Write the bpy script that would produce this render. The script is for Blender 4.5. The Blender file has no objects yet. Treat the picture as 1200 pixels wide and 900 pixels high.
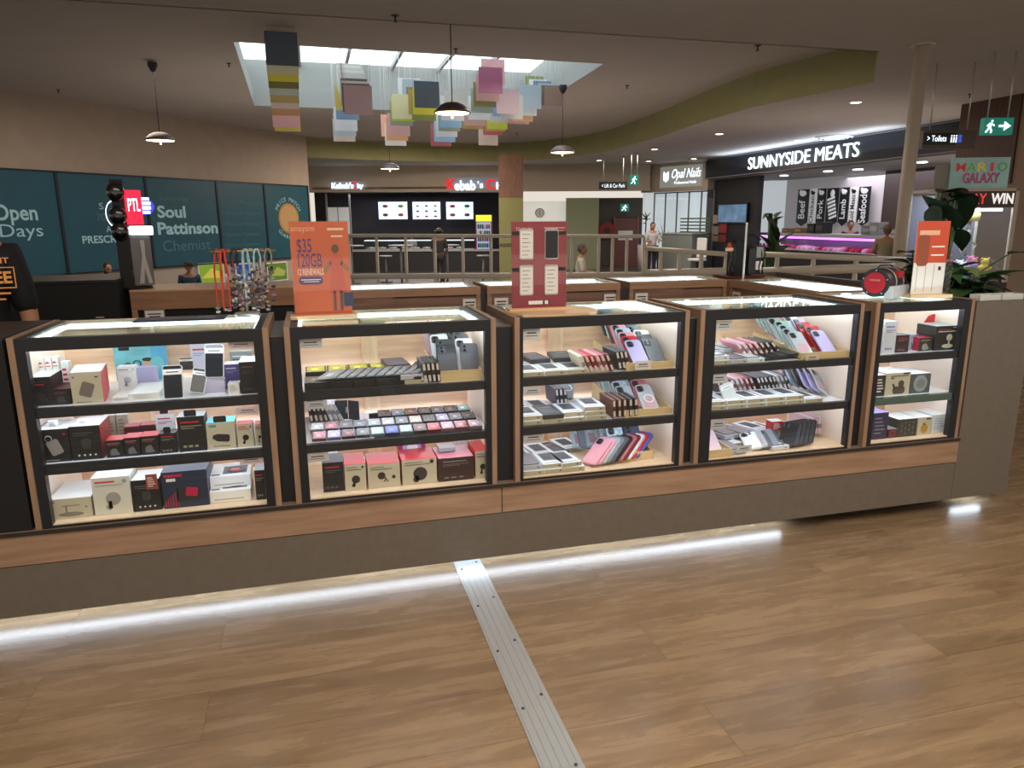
import bpy, bmesh, math, random
from mathutils import Vector, Matrix
rnd = random.Random(7)
C = bpy.context.collection
PI = math.pi
# ------------------------------------------------------------ camera (solved from the counter's vanishing points)
FPX, YAW, PITCH, ROLL, HC, DC = 855.36, .264307, .221773, -.0054226, 1.48644, 2.82222
cy, sy, cp, sp = math.cos(YAW), math.sin(YAW), math.cos(PITCH), math.sin(PITCH)
FW = Vector((sy*cp, cy*cp, -sp)); RT = Vector((cy, -sy, 0)); UP = RT.cross(FW)
cr, sr = math.cos(ROLL), math.sin(ROLL)
RT, UP = RT*cr+UP*sr, -RT*sr+UP*cr
CAM = Vector((0, -DC, HC))
FH = Vector((sy, cy, 0)); RH = Vector((cy, -sy, 0))
def ray(px, py): return RT*((px-600)/FPX) + UP*((450-py)/FPX) + FW
def onY(px, py, y):
    d = ray(px, py); return CAM + d*((y-CAM.y)/d.y)
def onZ(px, py, z):
    d = ray(px, py); return CAM + d*((z-CAM.z)/d.z)
def onX(px, py, x):
    d = ray(px, py); return CAM + d*((x-CAM.x)/d.x)
def at(px, py, dep):                       # a point at horizontal distance dep along the view heading
    d = ray(px, py); return CAM + d*(dep/d.dot(FH))
cam = bpy.data.cameras.new('camera'); co = bpy.data.objects.new('camera', cam); C.objects.link(co)
cam.sensor_width = 36; cam.lens = FPX/1200*36; cam.clip_end = 200; cam.clip_start = .05
m = Matrix.Identity(4)
for i in range(3): m[i][0], m[i][1], m[i][2], m[i][3] = RT[i], UP[i], -FW[i], CAM[i]
co.matrix_world = m
bpy.context.scene.camera = co
# ------------------------------------------------------------ materials
def lin(c): return tuple(((v/255)/12.92 if v/255 <= .04045 else ((v/255+.055)/1.055)**2.4) for v in c) + (1,)
_m = {}
def mat(name, c, rough=.5, metal=0, em=0, emc=None, alpha=1, bump=0, var=0, spec=.5, trans=0, coat=0, bscale=60):
    if name in _m: return _m[name]
    M = bpy.data.materials.new(name); M.use_nodes = True; nt = M.node_tree; p = nt.nodes['Principled BSDF']
    p.inputs['Base Color'].default_value = lin(c); p.inputs['Roughness'].default_value = rough
    p.inputs['Metallic'].default_value = metal; p.inputs['Alpha'].default_value = alpha
    p.inputs['Specular IOR Level'].default_value = spec
    p.inputs['Transmission Weight'].default_value = trans; p.inputs['Coat Weight'].default_value = coat
    if em: p.inputs['Emission Color'].default_value = lin(emc or c); p.inputs['Emission Strength'].default_value = em
    if bump or var:
        tc = nt.nodes.new('ShaderNodeTexCoord'); n = nt.nodes.new('ShaderNodeTexNoise'); n.inputs['Scale'].default_value = bscale
        nt.links.new(tc.outputs['Object'], n.inputs['Vector'])
        if var:
            r = nt.nodes.new('ShaderNodeValToRGB'); l = lin(c)
            r.color_ramp.elements[0].position = .3; r.color_ramp.elements[1].position = .7
            r.color_ramp.elements[0].color = tuple(v*(1-var) for v in l[:3])+(1,); r.color_ramp.elements[1].color = tuple(min(1, v*(1+var)) for v in l[:3])+(1,)
            nt.links.new(n.outputs['Fac'], r.inputs['Fac']); nt.links.new(r.outputs['Color'], p.inputs['Base Color'])
        if bump:
            b = nt.nodes.new('ShaderNodeBump'); b.inputs['Strength'].default_value = bump; b.inputs['Distance'].default_value = .01
            nt.links.new(n.outputs['Fac'], b.inputs['Height']); nt.links.new(b.outputs['Normal'], p.inputs['Normal'])
    _m[name] = M; return M
def rgb(r, g, b, **k): return mat('c%d_%d_%d' % (r, g, b) + ''.join('%s%s' % i for i in sorted(k.items())), (r, g, b), **k)
def emi(name, c, s):
    if name in _m: return _m[name]
    M = bpy.data.materials.new(name); M.use_nodes = True; nt = M.node_tree; nt.nodes.clear()
    e = nt.nodes.new('ShaderNodeEmission'); o = nt.nodes.new('ShaderNodeOutputMaterial')
    e.inputs[0].default_value = lin(c); e.inputs[1].default_value = s; nt.links.new(e.outputs[0], o.inputs[0]); _m[name] = M; return M
def wood(name, c1, c2, axis=0, rough=.45, scale=6, joint=False):
    if name in _m: return _m[name]
    M = bpy.data.materials.new(name); M.use_nodes = True; nt = M.node_tree; p = nt.nodes['Principled BSDF']; N = nt.nodes.new; L = nt.links.new
    tc = N('ShaderNodeTexCoord'); mp = N('ShaderNodeMapping'); L(tc.outputs['Object'], mp.inputs[0])
    s = [scale*6]*3; s[axis] = scale*.5; mp.inputs['Scale'].default_value = s
    n = N('ShaderNodeTexNoise'); n.inputs['Scale'].default_value = 1; n.inputs['Detail'].default_value = 5; L(mp.outputs[0], n.inputs['Vector'])
    r = N('ShaderNodeValToRGB'); r.color_ramp.elements[0].position = .3; r.color_ramp.elements[1].position = .72
    r.color_ramp.elements[0].color = lin(c1); r.color_ramp.elements[1].color = lin(c2)
    L(n.outputs['Fac'], r.inputs['Fac']); L(r.outputs['Color'], p.inputs['Base Color']); p.inputs['Roughness'].default_value = rough
    _m[name] = M; return M
def glassmat(name, tint=(235, 245, 242), refl=1.0, base=.03):
    if name in _m: return _m[name]
    M = bpy.data.materials.new(name); M.use_nodes = True; nt = M.node_tree; nt.nodes.clear(); N = nt.nodes.new; L = nt.links.new
    t = N('ShaderNodeBsdfTransparent'); t.inputs[0].default_value = lin(tint); g = N('ShaderNodeBsdfGlossy'); g.inputs['Roughness'].default_value = .02
    lw = N('ShaderNodeFresnel'); lw.inputs[0].default_value = 1.5; ge = N('ShaderNodeNewGeometry'); iv = N('ShaderNodeMath'); iv.operation = 'SUBTRACT'; iv.inputs[0].default_value = refl; m1 = N('ShaderNodeMath'); m1.operation = 'MULTIPLY'; m1.inputs[1].default_value = refl; L(ge.outputs['Backfacing'], m1.inputs[0]); L(m1.outputs[0], iv.inputs[1])
    mu = N('ShaderNodeMath'); mu.operation = 'MULTIPLY'; L(lw.outputs[0], mu.inputs[0]); L(iv.outputs[0], mu.inputs[1])
    mx = N('ShaderNodeMixShader'); o = N('ShaderNodeOutputMaterial')
    L(mu.outputs[0], mx.inputs[0]); L(t.outputs[0], mx.inputs[1]); L(g.outputs[0], mx.inputs[2]); L(mx.outputs[0], o.inputs[0]); _m[name] = M; return M
def clearplastic(name, c=(225, 232, 235), a=.45):
    return mat(name, c, rough=.15, alpha=a, spec=.6)
# ------------------------------------------------------------ mesh building
class MB:
    def __init__(s): s.bm = bmesh.new(); s.mats = []
    def mi(s, m):
        if m not in s.mats: s.mats.append(m)
        return s.mats.index(m)
    def _fin(s, vs, m, M=None, smooth=False):
        if M is not None: bmesh.ops.transform(s.bm, matrix=M, verts=vs)
        i = s.mi(m)
        for f in {f for v in vs for f in v.link_faces}: f.material_index = i; f.smooth = smooth
        return s
    def box(s, x0, x1, y0, y1, z0, z1, m, M=None, bev=0):
        r = bmesh.ops.create_cube(s.bm, size=1)['verts']
        for v in r: v.co = Vector((x0 if v.co.x < 0 else x1, y0 if v.co.y < 0 else y1, z0 if v.co.z < 0 else z1))
        if bev:
            es = list({e for v in r for e in v.link_edges})
            b = bmesh.ops.bevel(s.bm, geom=es, offset=bev, segments=2, affect='EDGES', profile=.5)
            r = list({v for v in b['verts']} | {v for v in r if v.is_valid})
        return s._fin(r, m, M)
    def cyl(s, c, r, h, m, axis='z', seg=24, r2=None, M=None, smooth=True):
        v = bmesh.ops.create_cone(s.bm, cap_ends=True, segments=seg, radius1=r, radius2=r if r2 is None else r2, depth=h)['verts']
        R = {'z': Matrix(), 'x': Matrix.Rotation(PI/2, 4, 'Y'), 'y': Matrix.Rotation(PI/2, 4, 'X')}[axis]
        T = Matrix.Translation(c) @ R
        if M is not None: T = M @ T
        s._fin(v, m, T, smooth)
        for f in {f for q in v for f in q.link_faces}:
            if len(f.verts) > 4: f.smooth = False
        return s
    def tube(s, a, b, r, m, seg=10, r2=None):
        a, b = Vector(a), Vector(b); d = b-a
        if d.length < 1e-6: return s
        v = bmesh.ops.create_cone(s.bm, cap_ends=True, segments=seg, radius1=r, radius2=r if r2 is None else r2, depth=d.length)['verts']
        return s._fin(v, m, Matrix.Translation((a+b)/2) @ d.to_track_quat('Z', 'Y').to_matrix().to_4x4(), True)
    def path(s, pts, r, m, seg=8):
        for a, b in zip(pts, pts[1:]): s.tube(a, b, r, m, seg)
        for p in pts[1:-1]: s.ball(p, r, m, 6)
        return s
    def ball(s, c, r, m, seg=12, sc=(1, 1, 1), M=None):
        v = bmesh.ops.create_uvsphere(s.bm, u_segments=seg, v_segments=max(4, seg*2//3), radius=r)['verts']
        T = Matrix.Translation(c) @ Matrix.Diagonal((*sc, 1))
        return s._fin(v, m, (M @ T) if M is not None else T, True)
    def plate(s, w, h, t, rad, m, M=None, axis='y', n=4):          # rounded slab, centred, w along x, h along z, t along y
        pts = []
        for cx, cz, a0 in ((w/2-rad, h/2-rad, 0), (-w/2+rad, h/2-rad, 90), (-w/2+rad, -h/2+rad, 180), (w/2-rad, -h/2+rad, 270)):
            for k in range(n+1):
                a = math.radians(a0+90*k/n); pts.append((cx+rad*math.cos(a), cz+rad*math.sin(a)))
        return s.prism(pts, -t/2, t/2, m, M)
    def prism(s, pts, y0, y1, m, M=None):                            # outline in x,z pushed along y
        A = [s.bm.verts.new((x, y0, z)) for x, z in pts]; B = [s.bm.verts.new((x, y1, z)) for x, z in pts]
        s.bm.faces.new(A); s.bm.faces.new(list(reversed(B))); n = len(pts)
        for i in range(n): s.bm.faces.new((A[i], B[i], B[(i+1) % n], A[(i+1) % n]))
        return s._fin(A+B, m, M)
    def poly(s, pts, m):
        vs = [s.bm.verts.new(p) for p in pts]; f = s.bm.faces.new(vs); f.material_index = s.mi(m); return s
    def lathe(s, prof, m, c=(0, 0, 0), seg=32, M=None):
        rings = []
        for r, z in prof: rings.append([s.bm.verts.new((c[0]+r*math.cos(2*PI*i/seg), c[1]+r*math.sin(2*PI*i/seg), c[2]+z)) for i in range(seg)])
        for A, B in zip(rings, rings[1:]):
            for i in range(seg): s.bm.faces.new((A[i], A[(i+1) % seg], B[(i+1) % seg], B[i]))
        return s._fin([v for r in rings for v in r], m, M, True)
    def build(s, name, parent=None, loc=None, rot=None):
        bmesh.ops.recalc_face_normals(s.bm, faces=s.bm.faces)
        me = bpy.data.meshes.new(name); s.bm.to_mesh(me); s.bm.free()
        for q in s.mats: me.materials.append(q)
        o = bpy.data.objects.new(name, me); C.objects.link(o)
        if parent: o.parent = parent
        if loc is not None: o.location = loc
        if rot is not None: o.rotation_euler = rot
        return o
def tag(o, label=None, cat=None, group=None, kind=None):
    if label: o['label'] = label
    if cat: o['category'] = cat
    if group: o['group'] = group
    if kind: o['kind'] = kind
    return o
def empty(name, label, cat, loc=(0, 0, 0), rz=0, group=None, kind=None, rot=None):
    o = bpy.data.objects.new(name, None); C.objects.link(o); o.location = loc; o.rotation_euler = rot or (0, 0, rz); o.empty_display_size = .05
    return tag(o, label, cat, group, kind)
def copy_tree(o, parent=None):
    c = o.copy(); C.objects.link(c)
    if parent: c.parent = parent
    for ch in list(o.children): copy_tree(ch, c)
    return c
def text(s, size, m, parent, loc, rot=(PI/2, 0, 0), width=None, align='CENTER', ext=.001, bold=0, name='lettering', shear=0, label=None, space=1):
    cu = bpy.data.curves.new(name, 'FONT'); cu.body = s; cu.size = size; cu.align_x = align; cu.align_y = 'CENTER'; cu.extrude = ext; cu.offset = bold*size; cu.shear = shear
    cu.space_character = space; cu.resolution_u = 3
    cu.materials.append(m); o = bpy.data.objects.new(name, cu); C.objects.link(o)
    if width:
        bpy.context.view_layer.update()
        if o.dimensions.x > 0: o.scale.x = width/o.dimensions.x
    sx = o.scale.x; bpy.context.view_layer.update(); me = bpy.data.meshes.new_from_object(o.evaluated_get(bpy.context.evaluated_depsgraph_get())); bpy.data.objects.remove(o); me.name = name
    o = bpy.data.objects.new(name, me); C.objects.link(o); o.scale.x = sx
    o.parent = parent; o.location = loc; o.rotation_euler = rot
    if label: o['label'] = label
    return o
def st(o): o['kind'] = 'structure'; return o
# common materials
WOOD = wood('oak_laminate', (140, 112, 90), (170, 140, 116), 0)
WOODV = wood('oak_laminate_upright', (134, 108, 88), (166, 138, 114), 2)
WOODL = wood('pale_wood', (196, 160, 120), (222, 190, 150), 0)
BLK = mat('black_frame', (22, 26, 33), .4, bump=.02)
BLACK = mat('matt_black', (14, 15, 18), .7, var=.2)
GREY = mat('grey_laminate', (106, 99, 90), .35, var=.06, bscale=25)
WHITE = mat('white_card', (235, 235, 232), .5)
CARD = mat('printed_card', (205, 200, 186), .5)
LED = emi('led_strip', (232, 246, 255), 9)
GLASS = glassmat('case_glass', (251, 253, 253), 1.0)
GLASST = glassmat('case_top_glass', (225, 240, 236), 1.3)
STEEL = mat('brushed_steel', (186, 190, 190), .35, metal=.45, bump=.02)
RAIL = mat('rail_paint', (224, 216, 202), .4)
DARK = mat('dark_grey', (46, 46, 50), .5)
RED = mat('red_card', (198, 34, 40), .4)
CREAM = mat('wall_paint', (176, 160, 144), .8, var=.04, bscale=3)
# ------------------------------------------------------------ setting
def floor_mat():
    M = bpy.data.materials.new('oak_floor'); M.use_nodes = True; nt = M.node_tree; p = nt.nodes['Principled BSDF']; N = nt.nodes.new; L = nt.links.new
    tc = N('ShaderNodeTexCoord'); mp = N('ShaderNodeMapping'); L(tc.outputs['Object'], mp.inputs[0]); mp.inputs['Rotation'].default_value = (0, 0, math.radians(0)); mp.inputs['Location'].default_value = (.4, .07, 0)
    b = N('ShaderNodeTexBrick'); b.offset = .37; b.inputs['Scale'].default_value = 1; b.inputs['Brick Width'].default_value = 1.5; b.inputs['Row Height'].default_value = .24
    b.inputs['Mortar Size'].default_value = .0012; b.inputs['Mortar Smooth'].default_value = .1
    b.inputs['Color1'].default_value = (0, 0, 0, 1); b.inputs['Color2'].default_value = (1, 1, 1, 1); b.inputs['Mortar'].default_value = (.5, .5, .5, 1); L(mp.outputs[0], b.inputs['Vector'])
    m2 = N('ShaderNodeMapping'); L(tc.outputs['Object'], m2.inputs[0]); m2.inputs['Scale'].default_value = (1.3, 11, 1)
    ad = N('ShaderNodeVectorMath'); ad.operation = 'ADD'; sc = N('ShaderNodeVectorMath'); sc.operation = 'SCALE'; sc.inputs['Scale'].default_value = 7
    L(b.outputs['Color'], sc.inputs[0]); L(m2.outputs[0], ad.inputs[0]); L(sc.outputs[0], ad.inputs[1])
    n = N('ShaderNodeTexNoise'); n.inputs['Scale'].default_value = 1.6; n.inputs['Detail'].default_value = 7; n.inputs['Roughness'].default_value = .62; n.inputs['Distortion'].default_value = .6; L(ad.outputs[0], n.inputs['Vector'])
    r = N('ShaderNodeValToRGB'); e = r.color_ramp.elements; e[0].position = .28; e[1].position = .74; e[0].color = lin((116, 97, 74)); e[1].color = lin((162, 139, 109))
    x = r.color_ramp.elements.new(.5); x.color = lin((142, 120, 92)); L(n.outputs['Fac'], r.inputs[0])
    # dark blotchy knots
    n2 = N('ShaderNodeTexNoise'); n2.inputs['Scale'].default_value = .9; n2.inputs['Detail'].default_value = 3; m3 = N('ShaderNodeMapping'); m3.inputs['Scale'].default_value = (1.6, 4.5, 1); L(tc.outputs['Object'], m3.inputs[0]); L(m3.outputs[0], n2.inputs['Vector'])
    r2 = N('ShaderNodeValToRGB'); r2.color_ramp.elements[0].position = .3; r2.color_ramp.elements[1].position = .55; r2.color_ramp.elements[0].color = (.8, .77, .74, 1); r2.color_ramp.elements[1].color = (1, 1, 1, 1); L(n2.outputs['Fac'], r2.inputs[0])
    mu = N('ShaderNodeMix'); mu.data_type = 'RGBA'; mu.blend_type = 'MULTIPLY'; mu.inputs['Factor'].default_value = 1; L(r.outputs[0], mu.inputs[6]); L(r2.outputs[0], mu.inputs[7])
    # plank tone and joints
    pt = N('ShaderNodeValToRGB'); pt.color_ramp.elements[0].color = (.86, .86, .86, 1); pt.color_ramp.elements[1].color = (1.05, 1.03, 1, 1); L(b.outputs['Color'], pt.inputs[0])
    m4 = N('ShaderNodeMix'); m4.data_type = 'RGBA'; m4.blend_type = 'MULTIPLY'; m4.inputs['Factor'].default_value = 1; L(mu.outputs[2], m4.inputs[6]); L(pt.outputs[0], m4.inputs[7])
    jx = N('ShaderNodeMix'); jx.data_type = 'RGBA'; jx.inputs[7].default_value = lin((92, 74, 56)); L(b.outputs['Fac'], jx.inputs['Factor']); L(m4.outputs[2], jx.inputs[6]); L(jx.outputs[2], p.inputs['Base Color'])
    rr = N('ShaderNodeMapRange'); rr.inputs['To Min'].default_value = .2; rr.inputs['To Max'].default_value = .34; L(n.outputs['Fac'], rr.inputs[0]); L(rr.outputs[0], p.inputs['Roughness'])
    bp = N('ShaderNodeBump'); bp.inputs['Strength'].default_value = .12; bp.inputs['Distance'].default_value = .004; L(n.outputs['Fac'], bp.inputs['Height']); L(bp.outputs[0], p.inputs['Normal'])
    p.inputs['Specular IOR Level'].default_value = .55
    return M
FLOOR = floor_mat()
CEIL = mat('ceiling_paint', (196, 188, 180), .85, var=.03, bscale=2)
CEIL2 = mat('ceiling_paint_high', (192, 182, 174), .85, var=.03, bscale=2)
GREEN = mat('olive_bulkhead', (152, 150, 104), .8, var=.04, bscale=4)
st(MB().box(-16, 16, -9, 5, -.1, 0, FLOOR).build('floor'))
st(MB().box(-16, 30, 5, 42, -.35, -.25, mat('food_court_tiles', (96, 90, 84), .35, var=.1, bscale=2)).build('floor'))
ZC, ZU = 3.3, 3.85
REC = [(-13.2, 4.6), (6.3, 4.6), (7.62, 6.2), (7.3, 8.6), (7.45, 10.5), (7.75, 12.6), (7.95, 14.6), (8.05, 16.6), (7.85, 18.4), (7.2, 19.8), (6.0, 20.8), (4.2, 21.2), (2, 21), (-.35, 20.2)]
SKY = [(-.83, 8.45), (4.6, 8.6), (4.95, 14.3), (-.95, 14.3)]
def holed(outer, hole, z, m, name, up=.02):
    bm = bmesh.new(); es = []
    for lp in (outer, hole):
        vs = [bm.verts.new((x, y, z)) for x, y in lp]; es += [bm.edges.new((vs[i], vs[(i+1) % len(vs)])) for i in range(len(vs))]
    bmesh.ops.triangle_fill(bm, use_beauty=True, edges=es, use_dissolve=False)
    for f in bm.faces:
        if f.normal.z > 0: f.normal_flip()
    me = bpy.data.meshes.new(name); bm.to_mesh(me); bm.free(); me.materials.append(m); o = bpy.data.objects.new(name, me); C.objects.link(o); return st(o)
holed([(-16, -9), (30, -9), (30, 42), (-16, 42)], REC, ZC, CEIL, 'ceiling')
holed([(-16, 4.5), (9, 4.5), (9, 24), (-16, 24)], SKY, ZU, CEIL2, 'ceiling')
b = MB()
for (x0, y0), (x1, y1) in zip(REC[1:], REC[2:]): b.poly([(x0, y0, ZC), (x1, y1, ZC), (x1, y1, ZU), (x0, y0, ZU)], GREEN)
st(b.build('trim_1'))
st(MB().box(-16, 6.3, 4.58, 4.6, ZC, ZU+.02, CEIL).build('trim_2'))
# skylight well, beams and glazing
SKW = mat('skylight_white', (150, 153, 150), .75); SKG = emi('daylight_glazing', (228, 240, 246), 2.2)
b = MB(); lv = [(0, 0), (.0, .32), (.12, .32), (.12, .6), (.2, .6), (.2, .95)]
cx, cyy = 2, 11.4
def inset(k):
    return [(x+(k if x < cx else -k), y+(k if y < cyy else -k)) for x, y in SKY]
rg = [(inset(-a), ZU+h) for a, h in lv]
for (A, za), (B, zb) in zip(rg, rg[1:]):
    for i in range(4):
        j = (i+1) % 4; b.poly([(*A[i], za), (*A[j], za), (*B[j], zb), (*B[i], zb)], SKW)
st(b.build('window_1'))
zg = ZU+.95
gl = MB().poly([(*p, zg) for p in inset(-.2)], SKG).build('window_pane'); gl.parent = bpy.data.objects['window_1']
b = MB()
for xx in (.02, .98, 1.98, 3.0, 3.95): b.box(xx-.03, xx+.03, 8.2, 14.6, zg-.1, zg-.005, rgb(150, 152, 152))
for yy in (9.9, 12.2): b.box(-1.1, 5.2, yy-.02, yy+.02, zg-.06, zg-.005, rgb(170, 172, 172))
o = b.build('window_bar'); o.parent = bpy.data.objects['window_1']
# expansion joint cover on the floor
b = MB(); x0, x1 = .525, .645
b.box(x0, x1, -5, .2, 0, .004, STEEL)
for q in (.012, .035, .06, .085, .108): b.box(x0+q-.004, x0+q+.004, -5, .2, .004, .006, STEEL)
for k in range(16):
    for q in (.022, .097): b.cyl((x0+q, .05-k*.32+(.05 if q > .05 else 0), .0065), .005, .002, DARK, seg=10)
st(b.build('trim_3'))
# ceiling fittings
DL = emi('downlight_glow', (255, 236, 205), 6)
proto = None
for px, py, z in [(434, 199, ZC), (559, 201, ZC), (641, 204, ZC), (702, 188, ZC), (767, 175, ZC), (843, 157, ZC), (1003, 120, ZC), (907, 178, ZC), (935, 165, ZC), (1000, 162, ZC), (1198, 130, ZC), (813, 186, ZC), (760, 189, ZC)]:
    P = onZ(px, py, z)
    if proto is None:
        proto = empty('downlight', 'small round recessed downlight glowing in the ceiling', 'ceiling light', P)
        MB().lathe([(.075, -.002), (.105, -.008), (.11, 0)], WHITE, seg=20).build('trim_ring', proto)
        MB().cyl((0, 0, -.004), .078, .004, DL, seg=20).build('lamp_face', proto); o = proto
    else: o = copy_tree(proto); o.location = P
    o['group'] = 'recessed downlights'
    o['label'] = 'round recessed downlight in the ceiling ' + {434: 'above the kebab shop menu screens', 559: 'above the larger kebab sign', 641: 'beside the wood clad column', 702: 'above the car park sign', 767: 'first below the green bulkhead edge', 843: 'midway along the green bulkhead edge', 1003: 'nearest the tip of the green bulkhead', 907: 'nearest above the letters SUNNYSIDE', 935: 'dim one above the letters SUNNYSIDE', 1000: 'beside the round air diffuser', 1198: 'above the exit sign with arrow', 813: 'beside the small square air diffuser', 760: 'above the nail salon corridor'}[px]
sp0 = None
SPR = [(463, 18, ZC, 'nearest over the skylight, on the low ceiling'), (534, 57, ZU, 'next to the middle pendant lamp rose'), (888, 53, ZC, 'by the tip of the green bulkhead'), (268, 74, ZU, 'beside the skylight corner'), (68, 105, ZU, 'over the chemist window'), (735, 100, ZU, 'right of the skylight'), (1137, 110, ZC, 'near the white pole'), (327, 117, ZU, 'beyond the skylight corner'), (606, 156, ZU, 'under the coloured panels')]
for px, py, z, w in SPR:
    P = onZ(px, py, z)
    if sp0 is None:
        sp0 = MB().cyl((0, 0, -.004), .035, .008, DARK).cyl((0, 0, -.03), .009, .05, DARK, seg=8).cyl((0, 0, -.055), .02, .004, DARK, seg=12).build('sprinkler_head'); o = sp0
    else: o = sp0.copy(); C.objects.link(o)
    o.location = P; tag(o, 'small dark fire sprinkler head on the ceiling, ' + w, 'sprinkler', 'ceiling sprinklers')
def diffuser(px, py, r, lab):
    t = empty('air_diffuser', lab, 'air vent', onZ(px, py, ZC)); b = MB()
    for k in range(4): b.lathe([(r*(1-.22*k), -.01-.012*k), (r*(.9-.22*k), -.05-.008*k), (r*(.86-.22*k), -.045-.008*k)], WHITE, seg=32)
    b.build('louvre_rings', t); MB().cyl((0, 0, -.01), r*.97, .015, DARK, seg=32).build('backing', t)
diffuser(978, 160, .42, 'large round air diffuser above the SUNNYSIDE MEATS sign'); diffuser(817, 187, .34, 'smaller round air diffuser above the nail salon sign')
# pendant lamps
pr = None
for px, py, d, w in [(530, 130, 9.2, 'grey dome pendant lamp hanging in front of the coloured panels'), (188, 162, 11.8, 'grey dome pendant lamp hanging before the chemist wall'), (659, 176, 13.6, 'grey dome pendant lamp hanging beyond the brown panel'), (457, 195, 17, 'farthest dome pendant lamp, above the kebab menu screens')]:
    P = at(px, py+3, d)
    if pr is None:
        pr = empty('pendant_lamp', w, 'pendant lamp', P); h = ZU-P.z
        MB().lathe([(0, .13), (.03, .128), (.09, .118), (.15, .09), (.2, .045), (.222, 0), (.215, 0), (.19, .04), (.14, .08), (.0, .11)], mat('pendant_metal', (96, 88, 84), .4, metal=.3), seg=36).build('lamp_shade', pr)
        MB().cyl((0, 0, .004), .2, .006, emi('pendant_glow', (255, 232, 196), 5), seg=32).cyl((0, 0, -.03), .012, .05, emi('pendant_glow', (255, 232, 196), 5), seg=10).build('bulb', pr)
        MB().tube((0, 0, .13), (0, 0, h-.08), .006, DARK).build('cord', pr)
        MB().lathe([(.0, h-.14), (.03, h-.13), (.07, h-.05), (.07, h)], DARK, seg=20).build('ceiling_rose', pr); o = pr
    else: o = copy_tree(pr); o.location = P
    tag(o, w, 'pendant lamp', 'dome pendant lamps')
# hanging coloured acrylic panels
S = .40; pn = 0
PCOL = {'navy': (62, 72, 88), 'cream': (226, 222, 176), 'yellow': (226, 214, 52), 'olive': (112, 108, 50), 'grey': (206, 208, 200), 'tan': (176, 146, 74), 'beige': (208, 186, 174), 'orange brown': (182, 124, 74), 'pink': (222, 166, 168), 'mustard': (190, 170, 60), 'pale pink': (208, 176, 182), 'white': (226, 228, 230), 'dark brown': (104, 84, 76), 'blue': (112, 146, 190), 'grey blue': (164, 184, 196), 'green': (118, 132, 62), 'brown': (132, 104, 88), 'magenta': (166, 84, 122), 'lime': (196, 206, 62), 'red': (176, 78, 84), 'orange': (222, 164, 102), 'rose': (198, 150, 144), 'sky blue': (138, 186, 220), 'grey green': (142, 156, 136), 'salmon': (240, 168, 140), 'slate blue': (88, 116, 150)}
CL = {
 'in the leftmost column of the skylight': [(312, 76, 'navy'), (313, 87, 'cream'), (314, 95, 'yellow'), (315, 103, 'olive'), (316, 111, 'grey'), (317, 120, 'tan'), (318, 127, 'beige'), (319, 135, 'orange brown'), (320, 149, 'pink'), (322, 153.5, 'mustard')],
 'behind the pale pink square': [(404, 134, 'pale pink'), (402, 131.5, 'dark brown'), (401.5, 128, 'white'), (400.5, 124.5, 'dark brown'), (400, 121, 'white'), (399, 117, 'grey'), (398.5, 113.5, 'white'), (397, 110, 'grey'), (396, 107, 'white'), (395, 104, 'grey')],
 'in the blue and white stack': [(393.5, 129, 'mustard'), (394, 140, 'blue'), (392.5, 153, 'white'), (391.5, 159, 'grey blue'), (391, 165.5, 'beige')],
 'around the navy square': [(486, 126, 'navy'), (484, 134, 'yellow'), (483, 141, 'green'), (479, 134, 'tan'), (477, 131, 'brown'), (472, 121, 'grey blue'), (467, 119, 'white')],
 'in the cream stack': [(460, 139, 'cream'), (459, 141.5, 'lime'), (457.5, 147, 'grey green'), (455, 159.5, 'pink'), (453, 164.5, 'orange'), (451.5, 170.5, 'white'), (447, 160, 'salmon')],
 'under the middle pendant lamp': [(521, 135, 'grey'), (517, 141, 'white'), (515, 149, 'sky blue'), (514, 153.5, 'grey green'), (511, 160, 'white'), (509, 166, 'sky blue'), (505, 171, 'red')],
 'under the magenta square': [(561, 109, 'magenta'), (564, 99, 'pink'), (558, 118, 'rose'), (555, 125, 'olive'), (552, 132, 'grey green'), (549, 140, 'white'), (544, 147, 'rose'), (542, 151, 'tan')],
 'in the lime stack': [(577, 136, 'blue'), (574, 143, 'grey'), (571, 151, 'lime'), (569, 153.5, 'tan'), (566, 158, 'red'), (561, 170, 'beige')],
 'around the orange square': [(582, 133, 'pale pink'), (587, 139, 'grey'), (609, 127, 'grey blue'), (604, 135, 'white'), (600, 142, 'orange'), (596, 145, 'pink')],
 'beside the brown square': [(638, 124, 'brown'), (634, 123.5, 'dark brown'), (630, 121, 'grey blue'), (625, 118, 'slate blue'), (620, 116, 'white'), (616, 112, 'green')]}
D0 = {'in the leftmost column of the skylight': (9.9, .25), 'behind the pale pink square': (11.1, .2), 'in the blue and white stack': (13.3, .25), 'around the navy square': (12.3, .25), 'in the cream stack': (13.2, .25), 'under the middle pendant lamp': (12.9, .3), 'under the magenta square': (12.6, .25), 'in the lime stack': (14.2, .25), 'around the orange square': (13.2, .25), 'beside the brown square': (14.4, .15)}
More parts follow.
